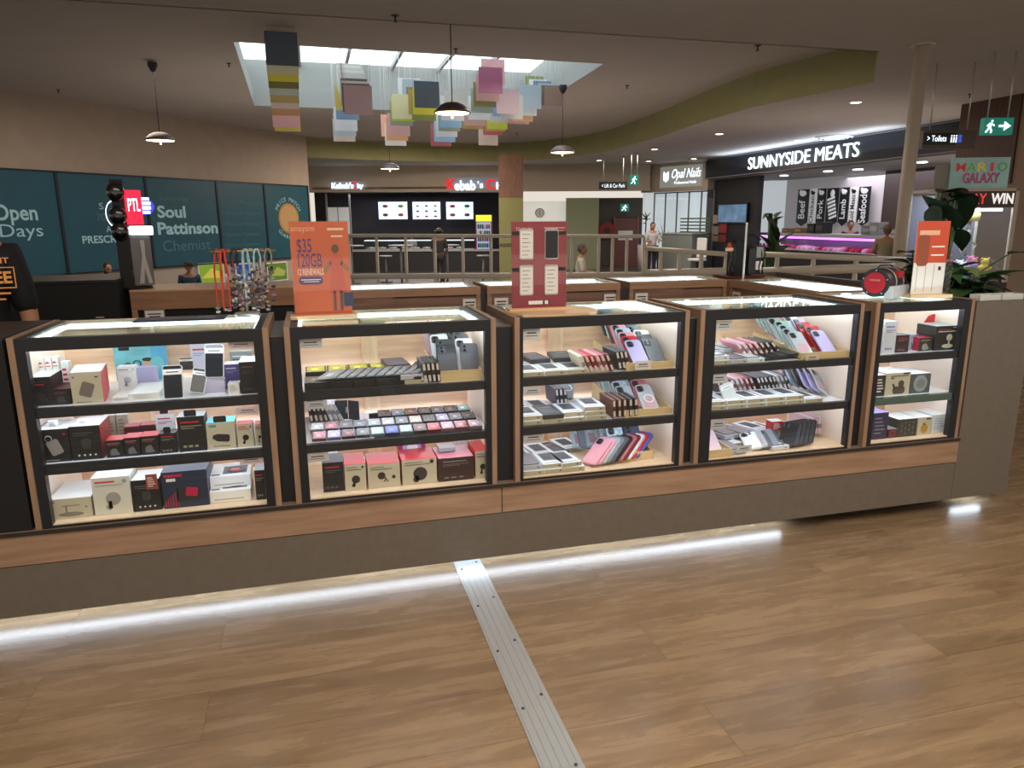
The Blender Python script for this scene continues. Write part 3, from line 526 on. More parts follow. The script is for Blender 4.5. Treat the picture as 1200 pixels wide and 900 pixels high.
def person(label, loc, h=1.7, rz=0, pose='stand', skinc=(176, 128, 100), shirt=(60, 60, 64), trousers=(40, 42, 50), hair=(36, 28, 24), hat=None, arms='down', seat=.45, apron=None, longhair=False):
    s = h/1.75; t = empty('person', label, 'person', loc, rz); SK = rgb(*skinc, rough=.55)
    hz = .93*s if pose == 'stand' else (seat+.1); 
    V, E_, R_ = [], [], []
    def add(p, r, par=None):
        V.append(Vector(p)); R_.append(r*s if not isinstance(r, tuple) else (r[0]*s, r[1]*s)); i = len(V)-1
        if par is not None: E_.append((par, i))
        return i
    def q(x, y, z): return (x*s, y*s, hz+z*s)
    pel = add(q(0, 0, 0), (.155, .11)); wa = add(q(0, 0, .16), (.135, .095), pel); ch = add(q(0, .0, .36), (.165, .11), wa); sh = add(q(0, 0, .48), (.13, .085), ch); nk = add(q(0, -.01, .56), .052, sh); hd0 = add(q(0, -.015, .61), .052, nk)
    hands = []
    for sd in (-1, 1):
        a = add(q(sd*.185, 0, .475), .06, sh)
        if arms == 'down': el, wr = q(sd*.23, .02, .18), q(sd*.24, -.06, -.06)
        elif arms == 'forward': el, wr = q(sd*.24, -.05, .22), q(sd*.16, -.28, .2)
        else: el, wr = q(sd*.24, -.06, .2), q(sd*.12, -.24, .06)
        e = add(el, .043, a); w = add(wr, .028, e); dr = (Vector(wr)-Vector(el)).normalized(); pm = add(Vector(wr)+dr*.06*s, (.036, .02), w); hands.append((Vector(V[pm]), dr, sd))
    for sd in (-1, 1):
        if pose == 'stand':
            k, an, to = (sd*.1*s, -.01, .5*s), (sd*.11*s, .02, .09*s), (sd*.12*s, -.13*s, .035*s)
        else:
            k, an, to = (sd*.12*s, -.42*s, seat+.06), (sd*.12*s, -.4*s, .09*s), (sd*.12*s, -.54*s, .035*s)
        hp = add(q(sd*.095, 0, -.04), .092, pel); kn = add(k, .06, hp); a = add(an, .042, kn); add(to, .032, a)
    body = skin(V, E_, R_)
    parts = [body]
    HC_ = Vector(q(0, -.03, .71))
    b = MB(); b.ball(HC_, .098*s, SK, 20, (.80, .98, 1.2)); b.ball(HC_+Vector((0, -.098*s, -.012*s)), .016*s, SK, 8, (.8, 1, 1.3)); b.ball(HC_+Vector((0, -.03*s, -.075*s)), .055*s, SK, 12, (1, 1, .8))
    for sd in (-1, 1): b.ball(HC_+Vector((sd*.079*s, .005*s, -.005)), .022*s, SK, 8, (.4, .8, 1.3))
    hb = b.build('tmp'); parts.append(hb.data); bpy.data.objects.remove(hb)
    for hp, dr, sd in hands:
        side = dr.cross(Vector((sd, 0, 0))).normalized() if abs(dr.x) < .9 else Vector((0, 1, 0)); v, e, r = [], [], []
        for k in range(4):
            o0 = hp+side*(k-1.5)*.019*s; ln = (.062, .072, .068, .052)[k]*s; bend = Vector((-sd*.35, 0, 0))
            i = len(v); v += [o0, o0+dr*ln*.55, o0+(dr+bend*.6).normalized()*ln]; e += [(i, i+1), (i+1, i+2)]; r += [.0095*s, .0085*s, .007*s]
            parts.append(skin(v[i:], [(0, 1), (1, 2)], r[i:], 0))
        o0 = hp-dr*.035*s-side*.03*s; parts.append(skin([o0, o0-side*.025*s+dr*.02*s, o0-side*.03*s+dr*.05*s], [(0, 1), (1, 2)], [.011*s, .01*s, .008*s], 0))
    joined('body', parts, [SK], t)
    # clothing
    def sub_(idx, grow, cut=None):
        mp = {j: n for n, j in enumerate(idx)}; return skin([V[j] for j in idx], [(mp[a], mp[c]) for a, c in E_ if a in mp and c in mp], [tuple(x*grow+.008*s for x in R_[j]) if isinstance(R_[j], tuple) else R_[j]*grow+.008*s for j in idx])
    joined('shirt', [sub_([0, 1, 2, 3, 6, 7, 10, 11], 1.13)], [rgb(*shirt, rough=.8)], t)
    joined('trousers', [sub_([0, 14, 15, 16, 18, 19, 20], 1.14)], [rgb(*trousers, rough=.8)], t)
    b = MB()
    for j in (17, 21): p = V[j]; b.ball(p+Vector((0, .06*s, .0)), .05*s, rgb(40, 38, 38), 10, (.9, 2.4, .75))
    b.build('shoe', t)
    b = MB(); b.ball(HC_+Vector((0, .018*s, .022*s)), .104*s, rgb(*hair, rough=.8), 18, (.84, .98, 1.13))
    if longhair: b.ball(HC_+Vector((0, .07*s, -.09*s)), .07*s, rgb(*hair, rough=.8), 12, (1, .6, 1.7))
    b.build('hair', t)
    b = MB()
    for sd in (-1, 1): b.ball(HC_+Vector((sd*.03*s, -.088*s, .012*s)), .009*s, rgb(30, 24, 22), 8, (1.3, .6, .7))
    b.box(HC_.x-.02*s, HC_.x+.02*s, HC_.y-.093*s, HC_.y-.088*s, HC_.z-.056*s, HC_.z-.049*s, rgb(140, 70, 66)); b.build('face_features', t)
    if hat:
        b = MB(); b.ball(HC_+Vector((0, .0, .06*s)), .108*s, rgb(*hat, rough=.8), 18, (.9, 1.02, .75))
        b.lathe([(.0, 0), (.13, -.004), (.15, -.02), (.13, -.014), (0, -.01)], rgb(*hat, rough=.8), (HC_.x, HC_.y-.02*s, HC_.z+.055*s), 24) if arms != 'cap' else None
        b.box(-.07*s, .07*s, HC_.y-.2*s, HC_.y-.06*s, HC_.z+.045*s, HC_.z+.058*s, rgb(*hat, rough=.8)); b.build('hat', t)
    if apron: MB().box(-.15*s, .15*s, -.15*s, -.125*s, hz-.35*s, hz+.38*s, rgb(*apron), bev=.01).build('apron', t)
    return t
def top_h(px, py, d, floor): return at(px, py, d).z-floor
def foot(px, py, d, floor=-.25):
    P = at(px, py, d); P.z = floor; return P
person('person with dark cap and grey T-shirt at the kebab counter', foot(514, 268, 20), top_h(514, 268, 20, -.25), PI-.3, shirt=(74, 70, 66), trousers=(60, 54, 50), hat=(60, 56, 50), arms='front')
person('person in a white top working behind the kebab counter', foot(482, 275, 27), top_h(482, 275, 27, -.25)*1.03, -.26, shirt=(200, 200, 196), arms='forward')
person('person seated in a pale shirt and dark shorts behind the tall railing', foot(681, 292, 14.5), 1.6, 1.2, pose='sit', shirt=(196, 188, 172), trousers=(34, 36, 48), skinc=(156, 112, 88), arms='forward', hair=(90, 80, 74), seat=.42)
person('person with glasses and pale blouse standing at the nail salon desk', foot(765, 261, 23.5), top_h(765, 261, 23.5, -.25), -.2, shirt=(186, 190, 194), hair=(74, 52, 40), longhair=True, arms='forward')
person('person in a beige coat and woolly hat at the meat display', foot(1041, 262, 15.0), top_h(1041, 263, 15.0, -.25)*.99, PI-.7, shirt=(150, 140, 112), trousers=(70, 66, 64), hat=(130, 112, 90), hair=(120, 100, 80), arms='forward')
person('person with dark hair seated before the chemist wall', foot(125, 307, 12.5), 1.27, .5, pose='sit', shirt=(40, 40, 50), seat=.36, longhair=True)
person('person in a dark cap and teal shirt before the chemist wall', foot(220, 306, 13.0), 1.3, .3, pose='sit', shirt=(34, 62, 76), hat=(26, 28, 34), seat=.33)
# foreground person, cut by the left edge
P = onY(-24, 300, .98)
t = person('person in a black T-shirt with gold lettering at the left edge', (P.x-.07, .98, 0), 1.68, .12, shirt=(16, 18, 26), trousers=(20, 22, 28), arms='down')
GOLD = mat('gold_print', (206, 138, 66), .5, em=.15)
text('GIANT', .034, GOLD, t, (.155, -.19, 1.325), width=.12, bold=.015); text('YANKEE', .07, GOLD, t, (.09, -.168, 1.25), width=.25, bold=.03)
MB().box(-.05, .225, -.167, -.165, 1.205, 1.21, GOLD).box(-.05, .225, -.167, -.165, 1.293, 1.297, GOLD).box(.222, .226, -.167, -.165, 1.205, 1.297, GOLD).box(-.03, .2, -.167, -.165, 1.18, 1.188, GOLD).box(.0, .18, -.167, -.165, 1.155, 1.162, GOLD).build('shirt_print', t)
# ------------------------------------------------------------ a vertical frame standing on the ground, used for each shop front
class Frame:
    def __init__(s, p0, p1):
        s.o = Vector((p0.x, p0.y, 0)); d = Vector((p1.x-p0.x, p1.y-p0.y, 0)); s.L = d.length; s.u = d.normalized(); s.n = Vector((-s.u.y, s.u.x, 0)); s.rz = math.atan2(s.u.y, s.u.x)
    def sz(s, px, py, off=0):                    # picture point -> (along, height) on the plane set back by off
        d = ray(px, py); t = ((s.o+s.n*off-CAM).dot(s.n))/d.dot(s.n); P = CAM+d*t; return (P-s.o).dot(s.u), P.z
    def put(s, o, x=0, off=0, z=0): o.location = s.o+s.u*x+s.n*off+Vector((0, 0, z)); o.rotation_euler = (0, 0, s.rz); return o
    def root(s, name, label, cat, x, off, z, group=None):
        return s.put(empty(name, label, cat, group=group), x, off, z)
    def rect(s, x0, y0, x1, y1, off=0):
        a, zt = s.sz((x0), y0, off); b, zb = s.sz(x1, y1, off); return a, b, min(zt, zb), max(zt, zb)
# ---- chemist
pL, pR = at(0, 262, 13.9), at(366, 262, 22.0)
F = Frame(pL-(pR-pL)*.55, pR)
wl = MB().box(0, F.L, .03, .3, -.25, 3.86, CREAM).build('wall_left'); st(F.put(wl))
TEAL = mat('chemist_film', (22, 76, 90), .45, em=.05, var=.08, bscale=2); TXT = mat('film_lettering', (150, 186, 190), .5, em=.12); TXT2 = mat('film_lettering_faint', (70, 116, 124), .5, em=.05)
def zz(px, top): return F.sz(px, (203.5+px*.0535) if top else (327-px*.075))[1]
ztop, zbot = 2.47, .44
panels = [(-200, -92, 'blank'), (-92, 72, 'Open'), (72, 175, 'PRESCR'), (175, 257, 'Soul'), (257, 312, 'list'), (312, 363, 'badge')]
LB = {'blank': 'blank teal window panel at the far left end of the chemist front', 'Open': 'teal chemist window panel reading Open 7 Days', 'PRESCR': 'teal chemist window panel reading PRESCR, half hidden by the spinner', 'Soul': 'teal chemist window panel reading Soul Pattinson Chemist', 'list': 'teal chemist window panel listing discount ranges', 'badge': 'teal chemist window panel with round gold price match badge'}
for a, c, kind in panels:
    s0, s1 = F.sz(a, 262)[0], F.sz(c, 262)[0]; w = s1-s0
    t = F.root('shop_window', LB[kind], 'shop window', s0, 0, zbot, 'teal chemist window panels'); h = ztop-zbot
    MB().box(.02, w-.02, -.01, .0, .02, h-.02, TEAL).build('window_film', t)
    MB().box(0, w, -.03, .02, h-.03, h, BLK).box(0, w, -.03, .02, 0, .03, BLK).box(0, .03, -.03, .02, 0, h, BLK).box(w-.03, w, -.03, .02, 0, h, BLK).build('window_frame', t)
    def tx(s, px, py, hp, wpx=None, m=TXT, al='CENTER', bold=0):
        x, z = F.sz(px, py); hh = abs(F.sz(px, py-hp/2)[1]-F.sz(px, py+hp/2)[1]); ww = None
        if wpx: ww = abs(F.sz(px-wpx/2, py)[0]-F.sz(px+wpx/2, py)[0])
        text(s, hh*1.35, m, t, (x-s0, -.014, z-zbot), width=ww, align=al, bold=bold)
    if kind == 'Open': tx('Open', 18, 250, 19, 52, bold=.02); tx('7 Days', 14, 271, 16, 74)
    if kind == 'PRESCR': tx('S', 118, 242, 8, 5); tx('70', 118, 255, 9, 11, TXT2); tx('A', 127, 269, 8, 6); tx('PRESCR', 116, 281, 9, 40, bold=.02)
    if kind == 'Soul': tx('Sunnyside', 203, 233, 6, 34, TXT2); tx('Soul', 201, 249, 14, 33, bold=.03); tx('Pattinson', 221, 268, 14, 70, bold=.03); tx('Chemist', 219, 288, 13, 56, TXT2)
    if kind == 'list':
        for i, q in enumerate(('Discount Prescriptions', 'Discount Vitamins', 'Discount Medicines', 'Discount Cosmetics', 'Discount Fragrances')): tx('• '+q, 283, 238+12.2*i+(i-2)*.0, 4, 44, TXT2)
    if kind == 'badge':
        x, z = F.sz(338, 256); r = .42
        MB().cyl((x-s0, -.014, z-zbot), r, .006, rgb(150, 112, 66, em=.1), axis='y', seg=40).cyl((x-s0, -.018, z-zbot), r*.88, .006, rgb(176, 138, 88, em=.1), axis='y', seg=40).build('gold_badge', t)
        for i, ch in enumerate('PRICE MATCH'):
            an = math.radians(150-12*i); text(ch, .16, TXT, t, (x-s0+math.cos(an)*(r+.1), -.014, z-zbot+math.sin(an)*(r+.1)), rot=(PI/2, -(an-PI/2), 0))
        for i, ch in enumerate('GUARANTEE'):
            an = math.radians(222+12*i); text(ch, .15, TXT, t, (x-s0+math.cos(an)*(r+.1), -.014, z-zbot+math.sin(an)*(r+.1)), rot=(PI/2, -(an+PI/2), 0))
for x0, y0, x1, y1, c, c2, lab in [(231, 309, 263, 331, (150, 190, 60), (226, 220, 90), 'green and yellow poster low on the chemist wall, left of the charm rack'), (275, 309, 296, 330, (40, 80, 160), (90, 130, 190), 'blue poster low on the chemist wall, behind the charm rack'), (312, 308, 337, 328, (96, 130, 50), (170, 180, 90), 'dark green poster low on the chemist wall, right of the charm rack')]:
    a, b_, z0, z1 = F.rect(x0, y0, x1, y1); t = F.root('wall_poster', lab, 'poster', a, 0, z0)
    w, h = b_-a, z1-z0; MB().box(0, w, -.02, .02, 0, h, WHITE).box(.03, w-.03, -.024, -.02, .03, h-.03, rgb(*c, em=.1)).prism([(w*.1, h*.3), (w*.5, h*.75), (w*.9, h*.5), (w*.8, h*.25)], -.026, -.024, rgb(*c2, em=.1)).build('printed_sheet', t)
# ---- kebab shop
K = Frame(at(366, 262, 26), at(760, 262, 26))
FAS = mat('fascia_paint', (188, 176, 158), .7, var=.03, bscale=1)
def krect(x0, y0, x1, y1, off, th, m, name='wall_back'):
    a, b_, z0, z1 = K.rect(x0, y0, x1, y1, off); o = MB().box(a, b_, 0, th, z0, z1, m).build(name); K.put(o, 0, off); return o
o = MB().box(-1.5, K.L, 0, .25, 2.43, 3.32, FAS).box(-1.5, K.L, -.1, .0, 2.43, 2.52, FAS).build('wall_back'); st(K.put(o))
t = K.root('kebab_sign', 'large lit kebab shop sign with red K and C, left of the column', 'sign', K.sz(555, 217)[0], -.03, K.sz(555, 217)[1])
SR = emi('sign_letter_red', (214, 40, 44), 1.0); SWT = emi('sign_letter_white', (226, 240, 255), 2.2); GLOW = emi('sign_halo', (200, 206, 220), .55)
def kx(px, ref): return K.sz(px, 217)[0]-K.sz(ref, 217)[0]
MB().box(kx(526, 555), kx(586, 555), -.01, .02, -.24, .26, mat('sign_tray', (120, 124, 136), .5, em=.3)).build('backing_tray', t)
text('K', .50, SR, t, (kx(528.5, 555), -.05, .0), width=.34, bold=.04, ext=.02); text('ebab', .46, SWT, t, (kx(545, 555), -.05, -.03), width=.72, bold=.02, ext=.02); text("'s", .3, SWT, t, (kx(563, 555), -.05, -.0), width=.18, ext=.02); text('C', .46, SR, t, (kx(575, 555), -.05, .0), width=.3, bold=.04, ext=.02); text('ity', .36, SWT, t, (kx(588, 555), -.05, -.04), width=.4, bold=.02, ext=.02)
t = K.root('kebab_sign', 'small lit kebab shop sign at the left end of the fascia', 'sign', K.sz(407, 217)[0], -.03, K.sz(407, 218)[1])
MB().box(-.55, .5, -.01, .02, -.16, .16, mat('sign_tray', (120, 124, 136), .5, em=.3)).build('backing_tray', t); text("Kebab's", .26, SWT, t, (-.15, -.05, 0), width=.75, bold=.02, ext=.02); text('C', .3, SR, t, (.25, -.05, 0), width=.16, bold=.03, ext=.02); text('ity', .24, SWT, t, (.45, -.05, 0), width=.2, ext=.02)
# shop room
KD = mat('kebab_interior', (52, 50, 54), .7, var=.1, bscale=2)
st(krect(368, 225, 612, 330, 3.5, .1, KD)); st(krect(608, 236, 665, 330, .6, .1, mat('lit_white_wall', (226, 226, 220), .7, em=.35))); st(krect(664, 232, 700, 335, .2, .3, mat('sage_wall', (148, 156, 128), .8, var=.05)))  # the white wall's glow stands in for light in that room
o = MB().box(K.sz(368, 250)[0], K.sz(612, 250)[0], 0, 3.6, 2.5, 2.6, mat('shop_ceiling', (120, 110, 100), .8)).build('ceiling'); st(K.put(o))
SCR = mat('screen_glow', (196, 214, 246), .4, em=.95)
for k, (x0, x1) in enumerate(((442, 479), (482, 517.5), (521.5, 556))):
    a, b_, z0, z1 = K.rect(x0, 235.5, x1, 258, 2.5); w, h = b_-a, z1-z0
    t = K.root('menu_screen', ['leftmost', 'middle', 'rightmost'][k]+' lit menu screen above the kebab counter', 'screen', a, 2.5, z0, 'menu screens above the kebab counter')
    MB().box(0, w, 0, .06, 0, h, BLK).build('bezel', t); b = MB().box(.04, w-.04, -.006, 0, .04, h-.04, SCR); cc = random.Random(k)
    for i in range(2 if k != 1 else 3):
        for j in range(2 if k != 1 else 3):
            nx = 2 if k != 1 else 3; x = w*(.25+.5*i) if nx == 2 else w*(.2+.3*i); z = h*(.28+.45*j) if nx == 2 else h*(.2+.27*j)
            b.ball((x, -.008, z), .075 if nx == 2 else .045, rgb(*cc.choice([(150, 60, 40), (170, 110, 50), (110, 120, 60), (90, 60, 50)])), 10, (1.5, .1, .8)); b.box(x-.09, x+.09, -.009, -.006, z-.11, z-.1, rgb(60, 70, 110))
    b.build('screen_face', t)
t = K.root('shop_counter', 'dark kebab shop counter with a pale top behind the railing', 'counter', K.sz(384, 290)[0], -.6, -.25)
w = K.sz(600, 290)[0]-K.sz(384, 290)[0]; zt = K.sz(480, 293, -.6)[1]+.25
MB().box(0, w, 0, .7, 0, zt-.04, mat('counter_front', (46, 44, 48), .5, var=.2)).build('carcass', t); MB().box(-.03, w, -.05, .75, zt-.05, zt, rgb(176, 176, 176, rough=.3)).build('worktop', t)
t = K.root('food_display', 'glass food display with a lit top on the kebab counter', 'food display', K.sz(430, 290)[0], -.45, zt-.25)
w2 = K.sz(556, 290)[0]-K.sz(430, 290)[0]
MB().box(0, w2, 0, .5, 0, .02, STEEL).build('base_tray', t); MB().box(0, w2, -.01, 0, .02, .3, GLASS).build('glass', t); MB().box(0, w2, 0, .45, .3, .33, emi('soft_white', (220, 232, 236), .9)).build('lit_top', t)
cc = random.Random(3)
for k in range(9): tag(K.put(MB().lathe([(0, 0), (.12, .0), (.15, .06), (.14, .06), (.1, .03)], STEEL, seg=12).ball((0, 0, .04), .12, rgb(*cc.choice([(120, 90, 60), (90, 120, 60), (170, 70, 50), (190, 170, 130)])), 8, (1, 1, .4)).build('food_tub'), K.sz(436+13*k, 290)[0], -.2, zt-.23), 'round steel food tub inside the kebab food display, %s from the screens side' % ['first', 'second', 'third', 'fourth', 'fifth', 'sixth', 'seventh', 'eighth', 'ninth'][k], 'food tub', 'steel food tubs in the kebab display')
a, b_, z0, z1 = K.rect(557, 252, 577, 293, -.2); w, h = b_-a, z1-z0
t = K.root('drinks_fridge', 'upright drinks fridge with a yellow lit header on the kebab counter', 'fridge', a, -.2, z0)
MB().box(0, w, .02, .45, 0, h, rgb(170, 40, 40)).build('fridge_body', t); MB().box(.02, w-.02, 0, .02, h*.82, h, emi('yellow_header', (236, 220, 60), 1.1)).build('header', t)
b = MB().box(.04, w-.04, .005, .02, .04, h*.8, rgb(150, 170, 200, em=.5))
for r in range(4):
    for k in range(6): b.cyl((.1+(w-.2)*k/5, 0, .1+h*.18*r+.06), .03, .14, rgb(*cc.choice([(190, 40, 40), (30, 60, 140), (220, 220, 220), (40, 110, 60)])), seg=8)
b.build('fridge_contents', t); MB().box(.02, w-.02, -.03, -.025, .02, h*.81, GLASS).build('fridge_door', t)
a, b_, z0, z1 = K.rect(383, 243, 410, 274, 3.0)
for q in (383, 410): tag(K.put(MB().box(-.03, .03, 0, .06, -.25, 2.45, rgb(190, 186, 180)).build('door_post'), K.sz(q, 250, 1.5)[0], 1.5), 'pale upright post in the kebab shop opening, %s' % ('leftmost' if q == 383 else 'left of the menu screens'), 'post')
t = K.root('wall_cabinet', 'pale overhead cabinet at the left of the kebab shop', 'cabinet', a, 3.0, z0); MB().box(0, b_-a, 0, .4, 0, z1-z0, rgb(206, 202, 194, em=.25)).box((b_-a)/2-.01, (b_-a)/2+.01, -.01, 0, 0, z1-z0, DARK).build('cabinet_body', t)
MB().box(0, b_-a, -.01, .4, -.12, -.04, rgb(150, 60, 50)).build('red_rail', t)
# clock
x, z = K.sz(632.5, 249.5, .55); t = K.root('wall_clock', 'round wall clock on the lit white wall beside the column', 'clock', x, .5, z)
MB().lathe([(.15, 0), (.165, .02), (.15, .04)], BLK, M=Matrix.Rotation(PI/2, 4, 'X')).build('clock_rim', t); MB().cyl((0, .0, 0), .15, .02, WHITE, axis='y').build('clock_face', t)
MB().box(-.006, .006, -.02, -.01, 0, .11, BLK).box(-.006, .006, -.02, -.01, -.08, .0, BLK).build('clock_hand', t)
# wood clad column, green lower part
P = at(599, 262, 22.3); w = 28*22.3/877/2
o = MB().box(-w, w, -w, w, 2.1, 3.3, wood('column_wood', (118, 86, 70), (146, 110, 90), 2)).box(-w, w, -w, w, -.25, 2.1, mat('column_green', (150, 148, 96), .7, var=.05)).box(-w-.01, w+.01, -w-.01, w+.01, .72, .8, rgb(100, 100, 84)).build('wall_column', loc=(P.x, P.y, 0), rot=(0, 0, -YAW)); st(o)
# bar stools and high tables in front of the kebab counter
SEATM = rgb(140, 140, 138, rough=.3); pr = pt_ = None
for k, px in enumerate((412, 452, 470, 516, 524, 566)):
    P = foot(px, 300, 20.5+.4*(k % 2))
    if k % 2 == 0:
        if pt_ is None:
            pt_ = empty('cafe_table', '', 'table', P); MB().cyl((0, 0, 1.05), .35, .03, SEATM, seg=24).build('table_top', pt_); MB().cyl((0, 0, .52), .03, 1.04, SEATM).build('leg', pt_); MB().cyl((0, 0, .012), .22, .024, DARK, seg=24).build('base', pt_); o = pt_
        else: o = copy_tree(pt_); o.location = P
        tag(o, 'round high cafe table before the kebab counter, %s' % {0: 'nearest the orange poster', 2: 'below the middle menu screen', 4: 'beside the customer in the cap'}[k], 'table', 'high tables in the food court')
    else:
        if pr is None:
            pr = empty('bar_stool', '', 'stool', P); MB().cyl((0, 0, .74), .18, .04, SEATM, seg=20).build('seat', pr); MB().cyl((0, 0, .36), .025, .72, SEATM).build('leg', pr); MB().cyl((0, 0, .012), .18, .024, DARK, seg=20).build('base', pr); o = pr
        else: o = copy_tree(pr); o.location = P
        tag(o, 'round backless bar stool before the kebab counter, %s' % {1: 'below the leftmost menu screen', 3: 'below the rightmost menu screen', 5: 'nearest the wood clad column'}[k], 'stool', 'bar stools in the food court')
# ---- corridor to the right of the kebab shop
o = krect(693, 232, 766, 335, 2.2, .1, mat('corridor_wall', (92, 84, 78), .8)); st(o)
a, b_, z0, z1 = K.rect(721, 256, 745, 325, 2.1); t = MB().box(a, b_, 0, .06, -.25, z1, rgb(120, 70, 62)).box(a-.05, a, -.02, .06, -.25, z1+.05, rgb(150, 96, 84)).box(b_, b_+.05, -.02, .06, -.25, z1+.05, rgb(150, 96, 84)).box((a+b_)/2-.3, (a+b_)/2+.25, -.02, 0, z1-.8, z1-.45, WHITE).build('door_1'); st(K.put(t, 0, 2.1))
x, z = K.sz(711, 270, 2.0); t = K.root('fire_hose_reel', 'round red fire hose reel on the corridor wall', 'hose reel', x, 1.95, z)
MB().cyl((0, 0, 0), .3, .12, rgb(150, 30, 30), axis='y', seg=28).build('reel_disc', t); MB().cyl((0, -.07, 0), .1, .04, BLK, axis='y').build('hub', t); MB().cyl((0, .1, 0), .04, .15, STEEL, axis='y').build('wall_bracket', t)
def sign_box(name, label, x0, y0, x1, y1, d, face, rods=True, z_ceil=ZC):
    P0, P1 = at(x0, y1, d), at(x1, y1, d); h = at(x0, y0, d).z-P0.z; w = (P1-P0).length
    t = empty(name, label, 'sign', P0, -YAW); MB().box(0, w, 0, .08, 0, h, face).build('sign_box', t)
    if rods:
        for q in (.15, .85): MB().tube((w*q, .04, h), (w*q, .04, z_ceil-P0.z), .008, STEEL).build('hanging_rod', t)
    return t, w, h
SG = mat('sign_black', (18, 18, 20), .4); EG = mat('exit_green', (20, 110, 92), .4, em=.5); LW = emi('sign_text_white', (232, 244, 255), 1.4)
t, w, h = sign_box('direction_sign', 'black hanging sign pointing left to Lift & Car Park', 702, 213, 735, 222, 22, SG); text('< Lift & Car Park', h*.7, LW, t, (w/2, -.01, h*.45), width=w*.82)
t, w, h = sign_box('exit_sign', 'small green running man exit sign beside the car park sign', 738, 205, 748, 217, 21, EG)
def runman(t, w, h, x0, sc):
    b = MB(); m = LW
    b.ball((x0+.58*sc, -.01, h*.8), .09*sc, m, 10, (1, .2, 1)).prism([(x0+.4*sc, h*.7), (x0+.6*sc, h*.7), (x0+.52*sc, h*.38), (x0+.34*sc, h*.4)], -.012, 0, m).prism([(x0+.36*sc, h*.42), (x0+.46*sc, h*.4), (x0+.2*sc, h*.12), (x0+.1*sc, h*.16)], -.012, 0, m).prism([(x0+.44*sc, h*.42), (x0+.54*sc, h*.4), (x0+.66*sc, h*.24), (x0+.6*sc, h*.1), (x0+.52*sc, h*.1), (x0+.56*sc, h*.24)], -.012, 0, m).prism([(x0+.4*sc, h*.68), (x0+.46*sc, h*.62), (x0+.26*sc, h*.48), (x0+.2*sc, h*.54)], -.012, 0, m).prism([(x0+.58*sc, h*.68), (x0+.62*sc, h*.6), (x0+.8*sc, h*.5), (x0+.8*sc, h*.58)], -.012, 0, m)
    b.build('running_figure', t)
runman(t, w, h, 0, w)
t, w, h = sign_box('exit_sign', 'green exit sign with running man over the corridor wall', 727, 239, 737, 248, 27.5, EG, False); runman(t, w, h, 0, w)
# ---- nail salon
Nf = Frame(at(750, 262, 26.6), at(827, 262, 24))
a0, zt_ = Nf.sz(775, 206); a1 = Nf.sz(826, 206)[0]
o = MB().box(0, Nf.L, 0, .3, 2.38, 3.3, FAS).build('wall_right'); st(Nf.put(o))
t = Nf.root('salon_sign', 'grey illuminated Opal Nails sign in script lettering', 'sign', a0, -.06, 2.5); w = a1-a0
MB().box(0, w-.1, 0, .06, 0, .68, mat('salon_sign_face', (150, 152, 146), .5, em=.35)).build('sign_face', t)
text('Opal Nails', .42, LW, t, (w*.6, -.01, .42), width=w*.66, shear=.35); text('Professional Nails', .12, LW, t, (w*.6, -.01, .14), width=w*.5)
b = MB()
for k in range(5): b.ball((w*.15+.05*(k-2), -.01, .32+.03*abs(k-2)), .12, LW, 10, (.22, .08, 1.3))
b.build('lotus_emblem', t)
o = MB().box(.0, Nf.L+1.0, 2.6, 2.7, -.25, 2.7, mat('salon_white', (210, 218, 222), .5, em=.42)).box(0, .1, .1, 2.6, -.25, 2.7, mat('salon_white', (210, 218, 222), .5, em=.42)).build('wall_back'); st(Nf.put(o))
t = Nf.root('shop_window', 'glazed nail salon front with tall pale panels', 'shop window', Nf.sz(757, 280)[0], .32, -.25); w = Nf.L-Nf.sz(757, 280)[0]
b = MB()
for k in range(6): b.box(w*k/5-.015, w*k/5+.015, 0, .04, 0, 2.62, rgb(120, 124, 124))
b.box(0, w, 0, .04, 2.58, 2.62, rgb(120, 124, 124)); b.build('mullions', t); MB().box(0, w, .018, .022, 0, 2.58, GLASS).build('glazing', t)
b = MB()
for k in range(7): b.box(w*.48, w*.96, -.01, .0, 1.05+.11*k, 1.05+.11*k+.045, rgb(110, 124, 100))
b.build('green_stripes', t)
t = Nf.root('reception_desk', 'pale grey reception desk in the nail salon', 'desk', Nf.sz(775, 300, -.9)[0], -.9, -.25); w = Nf.sz(810, 300, -.9)[0]-Nf.sz(775, 300, -.9)[0]
MB().box(0, w, 0, .6, 0, 1.25, rgb(128, 138, 134)).build('desk_body', t); MB().box(-.03, w+.03, -.03, .63, 1.25, 1.29, rgb(170, 176, 174)).build('desk_top', t)
t = Nf.root('office_chair', 'white swivel chair beside the salon desk', 'chair', Nf.sz(817, 300, -1)[0], -1, -.25)
MB().box(-.22, .22, -.2, .2, .45, .53, WHITE, bev=.03).build('seat', t); MB().box(-.2, .2, .16, .22, .55, 1.15, WHITE, bev=.03).build('backrest', t); MB().cyl((0, 0, .25), .03, .4, BLK).build('pole', t)
b = MB()
for k in range(5): b.tube((0, 0, .08), (.26*math.cos(k*1.257), .26*math.sin(k*1.257), .04), .02, BLK)
b.build('base', t)
